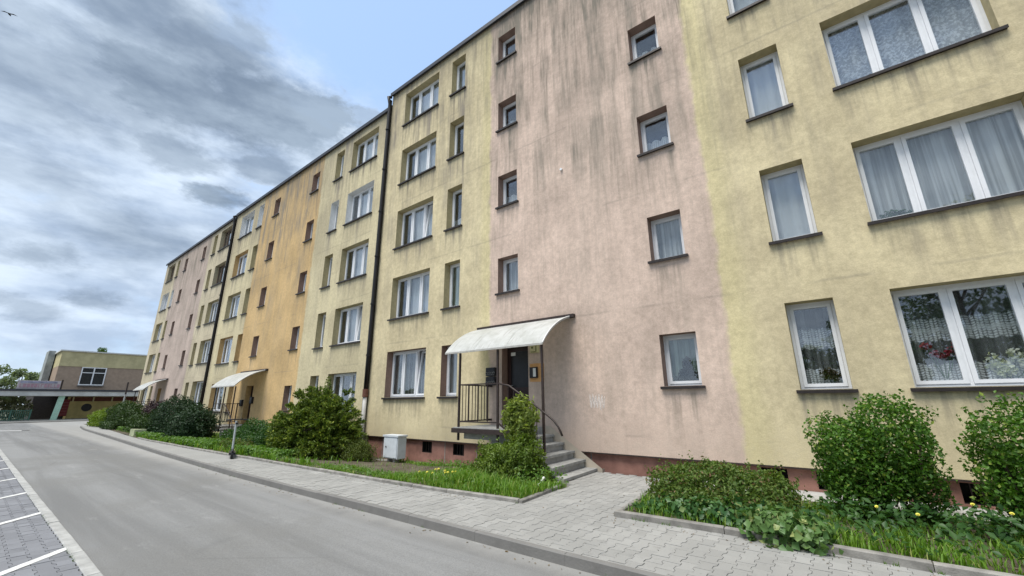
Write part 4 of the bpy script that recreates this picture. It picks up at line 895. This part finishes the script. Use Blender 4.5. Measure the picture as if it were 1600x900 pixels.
shrub('purple_bush', 'dark purple leaved shrub in front of the far entrance', 'bush', (-33.9, 7.4, -1.55), [((-33.9,7.4,-.55),(.7,.6,.75)), ((-33.2,7.3,-.95),(.6,.5,.5))], 5000, .09, L_PURPLE, 31, None, 2.0, .25, .25, .55, .9, 5, .02, 40)

# grass and herbs covering the beds: too many blades to count
def in_poly_density(x, y, left):
    if left:
        f = bed_y(x); e = y-f
        if e < .07 or y > 8.6: return 0
        bare = 0.0
        if -12.4 < x < -7.7: bare = 1.0 if .62+.12*math.sin(x*3)+.30*math.sin(x*1.3+1) < e < 2.9+.2*math.sin(x*2.2) else 0.0
        if -12.9 < x < -11.0 and e > .35: bare = 1.0
        if bare: return .04
        if (x > -5.0 and y > 6.85) or (x > -6.0 and y > 7.4): return 0
        k = 1.0
        if x > -6.2: k = 1.6
        return k if x > -20 else .8
    f = bed_y(x); e = y-f
    if e < .08 or y > 7.95: return 0
    return 1.25
def grass(name, label, x0, x1, n, hfun, left, m, seed, wid=.0055):
    rng = np.random.default_rng(seed); V = []; F = []; k = 0
    while k < n:
        x = rng.uniform(x0, x1); y = rng.uniform(5.1, 8.6); dn = in_poly_density(x, y, left)
        clump = .5+.5*math.sin(x*5.1+3*math.sin(y*2.3))*math.sin(y*4.7+2*math.sin(x*1.7)); dn *= .18+1.1*clump
        if rng.random()*1.6 > dn: k += .12; continue
        h = hfun(x, y)*rng.uniform(.45, 1.15)*(.7+.5*clump); a = rng.uniform(0, 6.283); ln = rng.uniform(.15, .75)*h; w_ = wid*rng.uniform(.7, 1.5)
        z = gz(x, y)+.02; dx_, dy_ = math.cos(a)*ln, math.sin(a)*ln; px, py = -math.sin(a)*w_, math.cos(a)*w_; o = len(V)
        V += [(x-px,y-py,z),(x+px,y+py,z),(x+dx_*.35+px*.8,y+dy_*.35+py*.8,z+h*.62),(x+dx_*.35-px*.8,y+dy_*.35-py*.8,z+h*.62),(x+dx_,y+dy_,z+h*(1-.25*ln/h))]
        F += [(o,o+1,o+2),(o,o+2,o+3),(o+3,o+2,o+4)]; k += 1
    o = bpy.data.objects.new(name, npmesh(name, np.array(V), np.array(F), m, 3)); COL.objects.link(o); o['label'] = label; o['category'] = 'grass'; o['kind'] = 'stuff'
grass('grass', 'tall fresh grass along the edging of the right bed', -2.6, 4.5, 15000, lambda x, y: .15 if y < 6.6 else .11, False, L_GRASS, 41)
grass('grass', 'fresh grass tufts in the bed left of the entrance steps', -10.6, -4.1, 17000, lambda x, y: (.24 if -6.6 < x and 5.6 < y < 6.4 else .13 if x > -7.5 else .085), True, L_GRASS, 42)
grass('grass', 'grass growing under the juniper and far bushes', -27, -10.6, 15000, lambda x, y: .20, True, L_GRASS, 43, .011)
def herbs(name, label, pts, size, m, seed, n, spread=.5, aspect=.6):
    rng = np.random.default_rng(seed); P = []
    for (x0, x1, y0, y1, h, k) in pts:
        for _ in range(k):
            x = rng.uniform(x0, x1); y = rng.uniform(y0, y1)
            if y < bed_y(x)+.05: continue
            P.append((x, y, gz(x, y)+.03+h*rng.random()**.8))
    P = np.array(P); v, f = leaf_cloud(P, np.tile([[0, -.35, 1.0]], (len(P), 1)), size, rng, aspect, .2, spread)
    o = bpy.data.objects.new(name, npmesh(name, v, f, m, 3)); COL.objects.link(o); o['label'] = label; o['category'] = 'ground cover'; o['kind'] = 'stuff'
herbs('ground_cover', 'low leafy weeds and herbs under the clipped hedges', [(-.8, 4.5, 5.75, 7.6, .20, 1500), (-.35, 1.1, 6.6, 7.2, .30, 420), (1.0, 4.4, 6.3, 7.2, .36, 900), (1.0, 4.5, 5.7, 6.3, .16, 500), (-2.55, -.3, 5.8, 6.3, .1, 250)], .075, L_HERB, 51, 0)
herbs('ground_cover', 'bright weeds in the bed beside the entrance steps', [(-6.9, -4.2, 5.5, 6.8, .16, 500), (-5.0, -4.25, 6.4, 7.2, .32, 220), (-10, -6.9, 5.35, 5.95, .09, 500), (-9.2, -6.9, 7.6, 8.6, .16, 500), (-12.5, -10.2, 5.3, 5.65, .09, 200)], .06, L_WEED, 52, 0)
herbs('ground_cover', 'bright low ground cover before the dark bushes', [(-20.5, -16.8, 5.15, 6.2, .22, 2600), (-26.5, -20.5, 5.15, 5.8, .22, 2200), (-15.5, -12.8, 5.3, 6.4, .22, 1900), (-33, -28, 5.6, 6.2, .25, 1500)], .09, L_WEED, 53, 0)
# dandelions
fm, ft, fb = mat('dandelion_yellow'); fb.inputs['Base Color'].default_value = (.66, .60, .10, 1); fb.inputs['Roughness'].default_value = .7
mb = MB(); rr = random.Random(2); mb.tube([(0,0,.004),(0,0,.017)], .011, 9)
for ring_, el in ((13, .25), (10, .7), (6, 1.15)):
    for i in range(ring_):
        a_ = 6.283*i/ring_+el; c_, s_ = math.cos(a_), math.sin(a_); r_ = .024*math.cos(el); z_ = .024*math.sin(el)*.7
        mb.add([(c_*.003-s_*.003, s_*.003+c_*.003, 0), (c_*.003+s_*.003, s_*.003-c_*.003, 0), (c_*r_+s_*.005, s_*r_-c_*.005, z_), (c_*r_-s_*.005, s_*r_+c_*.005, z_)], [(0,1,2,3)])
me_f = mb.mesh('petals', fm); me_s = MB().tube([(0,0,-.24),(.006,.004,-.12),(0,0,0)], .0028, 5).mesh('stalk', L_WEED)
def dandelion(x, y, h, label, group, sc=1.0):
    T = thing('dandelion', label, 'flower', (x, y, gz(x, y)+.02), group)
    a = obj('flower_head', me_f, T, (0, 0, h)); a.rotation_euler = (rr.uniform(.1, .7), rr.uniform(-.4, .4), 0); a.scale = (sc,)*3
    obj('stalk', me_s, T, (0, 0, h))
for i in range(12):
    dandelion(-6.6+rr.uniform(-.28, .3), 6.0+rr.uniform(-.2, .3), rr.uniform(.12, .2), 'yellow flower in the cluster of blooms left of the round bush', 'yellow flowers left of the round bush', 1.0)
for x, y, h in ((1.18,6.75,.33),(1.62,6.5,.3),(.95,7.0,.34),(.12,6.62,.28),(.45,6.55,.26),(2.1,6.7,.35),(1.95,5.9,.22)):
    dandelion(x, y, h, 'pale yellow flower among the weeds below the clipped hedges', 'yellow flowers below the hedges', .8)
# white bent hose end by the bed corner
thing('hose', 'short white bent hose end sticking out of the grass by the steps', 'hose', (0,0,0), me=MB().tube([(-4.42,6.35,-1.46),(-4.36,6.42,-1.36),(-4.42,6.6,-1.32),(-4.5,6.75,-1.36),(-4.6,6.85,-1.47)], .020, 8).mesh('hose', G['white'], True))
thing('concrete_block', 'pale mossy concrete block on the edge of the pavement below the bushes', 'block', (-26.9, 5.35, -1.5), me=MB().prism([(-.55,-.18),(.45,-.22),(.55,.2),(-.4,.25)], -.1, .34).mesh('concrete_block', plain('mossy_concrete', (.33,.36,.22), .9, .3, 4, bump=.5)))

# ------------------------------------------------------------------ kick scooter parked at the pavement edge
SX, SY = -14.15, 5.02
T = thing('kick_scooter', 'grey stemmed kick scooter parked upright on the pavement edge', 'scooter', (SX, SY, ZS)); T.rotation_euler.z = R(71)
mb = MB().box(SX-.08, SY-.55, ZS+.10, SX+.08, SY+.12, ZS+.15); obj('deck', mb.mesh('deck', blk), T)
mb = MB().tube([(SX,SY+.20,ZS+.14),(SX-.02,SY+.12,ZS+.98)], .028, 10); obj('stem', mb.mesh('stem', plain('silver_tube', (.52,.55,.56), .35, .1)), T)
hb = obj('handlebar', MB().tube([(SX-.28,SY+.14,ZS+1.0),(SX-.1,SY+.12,ZS+1.02),(SX+.1,SY+.12,ZS+1.02),(SX+.26,SY+.14,ZS+1.0)], .017, 8).mesh('handlebar', blk), T)
for s in (-1, 1): obj('grip', MB().tube([(SX+s*.27,SY+.14,ZS+1.0),(SX+s*.16,SY+.13,ZS+1.012)], .023, 8).mesh('grip', blk), hb, (0,0,0))
def wheel(x, y, z, r, wd):
    mb = MB(); n = 20
    for k in range(n):
        a0, a1 = 6.283*k/n, 6.283*(k+1)/n
        for (ra, xa, rb_, xb_) in ((r, -wd, r, wd), (r*.55, -wd, r, -wd), (r, wd, r*.55, wd), (r*.55, wd, r*.55, -wd)):
            mb.add([(x+xa, y+ra*math.cos(a0), z+ra*math.sin(a0)), (x+xa, y+ra*math.cos(a1), z+ra*math.sin(a1)), (x+xb_, y+rb_*math.cos(a1), z+rb_*math.sin(a1)), (x+xb_, y+rb_*math.cos(a0), z+rb_*math.sin(a0))], [(0,1,2,3)])
    return mb
for y in (SY+.22, SY-.62):
    wh = obj('wheel', wheel(SX, y, ZS+.105, .105, .03).mesh('wheel', blk), T); obj('hub', MB().tube([(SX-.028,y,ZS+.105),(SX+.028,y,ZS+.105)], .06, 14).mesh('hub', G['kerb']), wh, (0,0,0))
obj('mudguard', MB().tube([(SX,SY-.56+.14*math.cos(a_)-.06,ZS+.105+.135*math.sin(a_)) for a_ in np.linspace(.3, 2.4, 6)], .03, 6).mesh('mudguard', blk), T)
obj('headlight', MB().box(SX-.035, SY+.06, ZS+.88, SX+.035, SY+.11, ZS+.93).mesh('headlight', blk), T)

# ------------------------------------------------------------------ plants standing inside the near windows
def pot(name, label, x, z, fol, m, n, size, seed, potm=None, Y=8.71+RD+.125, bend=None):
    T = thing(name, label, 'houseplant', (x, Y, z)); rng = np.random.default_rng(seed)
    mb = MB(); nn = 14
    mb.tube([(x,Y,z),(x,Y,z+.10)], [.05, .062], nn); obj('pot', mb.mesh('pot', potm or blk), T)
    P, N = blob_points(fol, n, rng, .2, 2.0, .35); P[:, 1] = Y-.06+(P[:, 1]-Y)*.35
    v, f = leaf_cloud(P, N*[1, .5, 1]+[0, -.6, 0], size, rng, .6, .2, .6); obj('foliage', npmesh('foliage', v, f, m, 3), T)['kind'] = 'stuff'
    mb = MB()
    for c, r in fol: mb.tube([(x,Y,z+.09),(x*.5+c[0]*.5,Y-.02,(z+c[2])/2),(c[0],Y-.04,c[2])], .006, 5)
    obj('stems', mb.mesh('stems', L_HERB), T); return T
YW = 8.71+RD+.13
M_RED = leaf_mat('red_orchid_petal', (.22, .015, .035), (.42, .05, .09), .3, .5); M_WHT = leaf_mat('white_orchid_petal', (.55, .56, .50), (.78, .78, .70), .3, .5, (.6, .62, .25)); M_BLK = leaf_mat('dark_houseplant_leaf', (.012, .012, .014), (.05, .03, .03), .1, .5)
pot('potted_orchid', 'red flowering orchid behind the left pane of the lowest wide window', 1.33, .155, [((1.20,YW,.78),(.07,.06,.07)), ((1.27,YW,.66),(.06,.06,.06)), ((1.36,YW,.62),(.07,.06,.05)), ((1.45,YW,.68),(.07,.06,.06)), ((1.52,YW,.75),(.05,.06,.05))], M_RED, 130, .055, 61)
pot('potted_orchid', 'white flowering orchid behind the middle pane of the lowest wide window', 2.0, .155, [((1.86,YW,.48),(.10,.06,.13)), ((1.95,YW,.38),(.12,.06,.12)), ((2.08,YW,.58),(.09,.06,.11)), ((2.18,YW,.45),(.10,.06,.12))], M_WHT, 300, .06, 62)
pot('potted_orchid', 'second white orchid near the right frame of the lowest wide window', 2.4, .155, [((2.36,YW,.60),(.10,.06,.10)), ((2.42,YW,.42),(.10,.06,.13))], M_WHT, 180, .06, 63)
pot('potted_plant', 'small brown leaved pot plant in the lowest narrow window of the yellow wall', -.06, .155, [((-.10,YW,.42),(.11,.06,.10)), ((0.0,YW,.38),(.10,.06,.09))], leaf_mat('brown_houseplant_leaf', (.035, .03, .012), (.10, .07, .03), .2, .5), 150, .06, 64)
pot('potted_plant', 'dark pointed plant filling the lowest small window of the pink wall', -2.40, .275, [((-2.40,YW,.72),(.09,.06,.16)), ((-2.46,YW,.52),(.16,.06,.13)), ((-2.32,YW,.48),(.17,.06,.12)), ((-2.40,YW,.42),(.26,.06,.08))], M_BLK, 520, .075, 65)
pot('potted_plant', 'small green plant on the sill of the second floor wide window of the yellow wall', 1.25, 2.855, [((1.22,YW,3.03),(.15,.06,.09)), ((1.38,YW,3.0),(.10,.06,.07))], L_HERB, 110, .075, 66)

# ------------------------------------------------------------------ far end of the street
FX0 = -67.0
bm_ = plain('brick_brown', (.36,.27,.20), .9, .12, 3); cr = plain('cream_render', (.50,.44,.25), .9, .15, 1.5)
T = thing('pavilion_building', 'low cream and brown shop building with flat canopy across the end of the street', 'building', (FX0, 9, -1.6))
mb = MB().box(-79, 5.4, 4.1, FX0, 20, 5.72); obj('upper_wall', mb.mesh('upper_wall', cr), T)
mb = MB().box(-79, 5.405, 1.2, FX0-.05, 20, 4.098); w_b = obj('brick_wall', mb.mesh('brick_wall', bm_), T)
mb = MB().box(-79.1, 5.25, 5.722, FX0+.12, 20.1, 5.86); obj('roof_edge', mb.mesh('roof_edge', plain('pale_coping', (.55,.55,.52), .7, .1)), T)
wf = MB(); ring2 = lambda y0, y1, z0_, z1_: (wf.box(FX0-.04, y0, z0_, FX0+.06, y1, z0_+.09), wf.box(FX0-.04, y0, z1_-.09, FX0+.06, y1, z1_), wf.box(FX0-.04, y0, z0_+.09, FX0+.06, y0+.09, z1_-.09), wf.box(FX0-.04, y1-.09, z0_+.09, FX0+.06, y1, z1_-.09))
ring2(7.25, 9.3, 2.1, 4.07); wf.box(FX0-.03, 8.22, 2.19, FX0+.055, 8.33, 3.98); wf.box(FX0-.03, 7.34, 3.42, FX0+.05, 9.21, 3.50)
wn = obj('window', wf.mesh('window', G['pvc']), T); obj('pane', MB().box(FX0-.03, 7.33, 2.18, FX0+.02, 9.22, 3.99).mesh('pane', plain('dark_pane', (.03,.033,.035), .15, .2)), wn, (0,0,0))
obj('ledge', MB().box(FX0-.02, 7.2, 1.98, FX0+.2, 9.35, 2.095).mesh('ledge', G['kerb']), wn, (0,0,0))
obj('shop_wall', MB().box(-79, 7.0, -1.6, FX0-.02, 20, 1.198).mesh('shop_wall', plain('mustard_render', (.50,.40,.17), .9, .2, 1.2)), T)
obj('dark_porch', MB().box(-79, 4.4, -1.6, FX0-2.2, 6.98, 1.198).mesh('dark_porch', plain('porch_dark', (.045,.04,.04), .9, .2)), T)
dd = obj('red_shutter', MB().box(FX0-.5, 6.42, -1.2, FX0+.05, 6.99, .55).mesh('red_shutter', plain('red_shutter', (.20,.035,.035), .6, .2)), T)
sl = MB()
for z in np.arange(-1.0, .5, .3): sl.box(FX0+.05, 6.44, z, FX0+.075, 6.97, z+.04)
obj('slat', sl.mesh('slat', plain('shutter_line', (.32,.12,.12), .6)), dd, (0,0,0))
lb = obj('lintel_band', MB().box(FX0-.02, 7.02, .35, FX0+.05, 13, .80).mesh('lintel_band', plain('oxblood_band', (.13,.045,.03), .8, .2)), T)
for y in (7.15, 8.75, 10.3): obj('bracket', MB().box(FX0+.05, y, .30, FX0+.16, y+.12, .86).mesh('bracket', cr), lb, (0,0,0))
ov = MB().tube([(FX0+.0,8.42,-.33),(FX0+.03,8.42,-.33)], .42, 20); o = obj('oval_sign', ov.mesh('oval_sign', blk), T); o.scale = (1, 1, 1)
cn = obj('canopy_roof', MB().box(FX0-.1, 1.0, .86, -62.5, 16, 1.30).mesh('canopy_roof', plain('canopy_grey', (.50,.51,.50), .8, .15, 1)), T)
obj('canopy_edge', MB().box(FX0-.1, .9, 1.302, -62.4, 16.1, 1.50).mesh('canopy_edge', G['flashing']), cn, (0,0,0))
obj('slanted_post', MB().bar((-62.9,5.72,-1.6),(-62.9,5.92,.86),.45,.22).mesh('slanted_post', plain('mint_paint', (.34,.52,.42), .6, .15)), T)
obj('stair_tower', MB().box(-75, 4.75, -1.6, -72, 5.3, 6.1).mesh('stair_tower', plain('grey_tower', (.30,.32,.31), .9, .3, 1.5)), T)
sg = thing('shop_sign', 'long white sign board with pinkish lettering on the far canopy roof', 'sign', (-62.6, 4.1, 1.5))
obj('board', MB().box(-62.75, 2.70, 1.52, -62.6, 5.55, 2.32).mesh('board', plain('faded_white', (.40,.37,.39), .6, .12, 2)), sg)
lt = MB(); r3 = random.Random(9); y = 2.85
while y < 5.35:
    w_ = r3.uniform(.10, .2); lt.box(-62.6, y, 1.66, -62.57, y+.045, 2.0); lt.box(-62.6, y+.05, 1.66 if r3.random() < .5 else 1.93, -62.571, y+w_, 1.73 if r3.random() < .3 else 2.0); y += w_+.07
obj('lettering', lt.mesh('lettering', plain('pink_letters', (.36,.22,.27), .6)), sg)
obj('upper_strip', MB().box(-62.6, 2.85, 2.08, -62.57, 5.3, 2.24).mesh('upper_strip', plain('violet_strip', (.24,.25,.34), .6, .4, 4)), sg)
obj('post', MB().box(-62.72, 5.58, 1.5, -62.6, 5.70, 2.45).mesh('post', G['dark_metal']), sg)
# street lamp column on the far pavement
T = thing('lamp_post', 'thin grey pole on the far pavement before the last entrance', 'pole', (-41.9, 7.15, -1.5))
obj('pole', MB().tube([(-41.9,7.15,-1.6),(-41.9,7.15,.5)], .055, 10).tube([(-41.9,7.15,.5),(-41.9,7.15,1.5)], .04, 10).mesh('pole', plain('galvanised', (.38,.39,.39), .5, .15)), T)
obj('cap', MB().tube([(-41.9,7.15,.7),(-41.9,7.15,1.58)], .05, 10).mesh('cap', G['dark_metal']), T)
# fence and greenery beyond
fe = thing('metal_fence', 'low dark green metal panel fence left of the far canopy', 'fence', (-62.8, 0, -1.6)); gm = plain('green_fence_paint', (.05,.12,.09), .6, .2)
for i in range(12):
    y0 = 4.1-i*1.25; p_ = obj('panel', MB().box(-62.86, y0-1.19, -1.42, -62.80, y0-.04, -1.36).box(-62.86, y0-1.19, -.55, -62.80, y0-.04, -.49).mesh('panel', gm), fe)
    sb = MB()
    for k in range(9): sb.box(-62.845, y0-1.15+k*.132, -1.36, -62.815, y0-1.10+k*.132, -.55)
    obj('bars', sb.mesh('bars', gm), p_, (0,0,0)); obj('post', MB().box(-62.88, y0-.04, -1.7, -62.78, y0+.04, -.42).mesh('post', gm), fe)
shrub('far_shrub', 'pale flowering shrubs behind the green fence', 'shrub', (-66, 1.8, -1.6), [((-66,3.2,-.4),(1,1.1,1.2)), ((-66,1.2,-.2),(1,1.4,1.4)), ((-66,-1.2,-.3),(1,1.4,1.3)), ((-66,-4,-.2),(1,1.8,1.4))], 5200, .26, leaf_mat('far_shrub_leaf', (.10,.13,.07), (.30,.30,.18), .3, .6, (.55,.52,.40)), 71, None, 2, .2, .25, .6, .9, 4, .05)
def tree(name, label, base, hgt, crown, n, size, m, seed, group, tr=.16):
    T = thing(name, label, 'tree', base, group); rng = np.random.default_rng(seed); r_ = random.Random(seed); mb = MB()
    bx, by, bz = base; mb.tube([(bx,by,bz-.1),(bx+.1,by,bz+hgt*.35),(bx-.05,by+.1,bz+hgt*.7),(bx,by,bz+hgt*.92)], [tr, tr*.75, tr*.4, tr*.12], 8)
    blobs = []
    for i in range(crown[0]):
        a_ = r_.uniform(0, 6.28); h = r_.uniform(.34, .98); rad = crown[1]*math.sin(math.pi*min(1, (h-.22)/.85))**.7*r_.uniform(.35, .85)
        c = (bx+rad*math.cos(a_), by+rad*math.sin(a_), bz+hgt*h-.3); q = crown[1]*r_.uniform(.22, .40); blobs.append((c, (q, q, q*.75)))
        mb.tube([(bx,by,bz+hgt*h*.62),((bx+c[0])/2,(by+c[1])/2,bz+hgt*h*.8),c], [tr*.35, tr*.2, tr*.05], 5)
    P, N = blob_points(blobs, n, rng, .25, 2.0, .3); v, f = leaf_cloud(P, N, size, rng, .6, .2, .9)
    obj('crown', npmesh('crown', v, f, m, 3), T)['kind'] = 'stuff'; obj('trunk', mb.mesh('trunk', G['bark']), T); return T
for i, (x, y, h, r) in enumerate(((-84, 1.0, 7.0, 2.6), (-86, 3.9, 6.6, 2.2), (-83, -2.4, 6.6, 2.4), (-90, 6.3, 7.4, 2.4), (-76, -1.8, 4.0, 1.6), (-84, -6.5, 7.6, 2.8))):
    tree('tree', ['pale green tree in the middle of the far tree line beyond the green fence', 'pale green tree of the far line closest to the grey stair tower', 'pale green tree at the left edge of the photo in the far line', 'pale tree mostly hidden behind the grey stair tower', 'low darker tree at the left edge in front of the far line', 'pale green tree just outside the left edge of the far line'][i],
         (x, y, -1.8), h, (16, r), 3400, .30, L_FARTREE, 80+i, 'trees beyond the far fence')
tree('tree', 'tree top showing above the flat roof of the far shop building', (-82, 10.4, -1.8), 9.8, (14, 1.9), 2600, .26, L_TREE, 90, None)
# trees across the parking lot, seen mirrored in the windows
for i, (x, y, h, r) in enumerate(((2.0, -13.5, 7.0, 2.6), (6.2, -15, 12.5, 3.8), (11.0, -13, 11.5, 3.6), (16.5, -15, 13.5, 4.2), (-6.5, -18, 6.0, 2.6), (-1.8, -16, 5.2, 2.2))):
    tree('tree', ['round tree across the parking lot mirrored in the lowest narrow window', 'tall tree across the parking lot mirrored in the wide first floor window', 'broad tree across the parking lot mirrored right of the tall one', 'tallest tree across the parking lot far to the right', 'small tree across the parking lot far to the left', 'small tree across the parking lot beside the round one'][i],
         (x, y, -1.7), h, (26, r), 6500, .27, L_TREE, 100+i, 'trees across the parking lot', .2)
# a bird gliding high on the left
bd = Vector((-.8405, -.0766, .5363))*90
T = thing('bird', 'tiny dark bird gliding in the clouds at the top left', 'bird', tuple(bd))
mb = MB().tube([(0,-.10,0),(0,0,.0),(0,.14,.0),(.0,.34,.02),(0,.46,.0)], [.03,.09,.11,.07,.02], 8); bm2 = plain('dark_feather', (.03,.03,.035), .8)
o = obj('body', mb.mesh('body', bm2, True), T, (0,0,0)); o.rotation_euler.z = R(70)
for s in (-1, 1):
    wv = [(0,.02,.02),(s*.34,.06,.12),(s*.72,-.02,.05),(s*.40,-.16,.09),(s*.05,-.14,.02)]
    wg = MB().add([(x, y+.1, z+.012) for x, y, z in wv]+[(x, y+.1, z-.012) for x, y, z in wv], [(0,1,2,3,4),(9,8,7,6,5)]+[(i, (i+1) % 5, (i+1) % 5+5, i+5) for i in range(5)])
    o = obj('wing', wg.mesh('wing', bm2), T, (0,0,0)); o.rotation_euler.z = R(70)
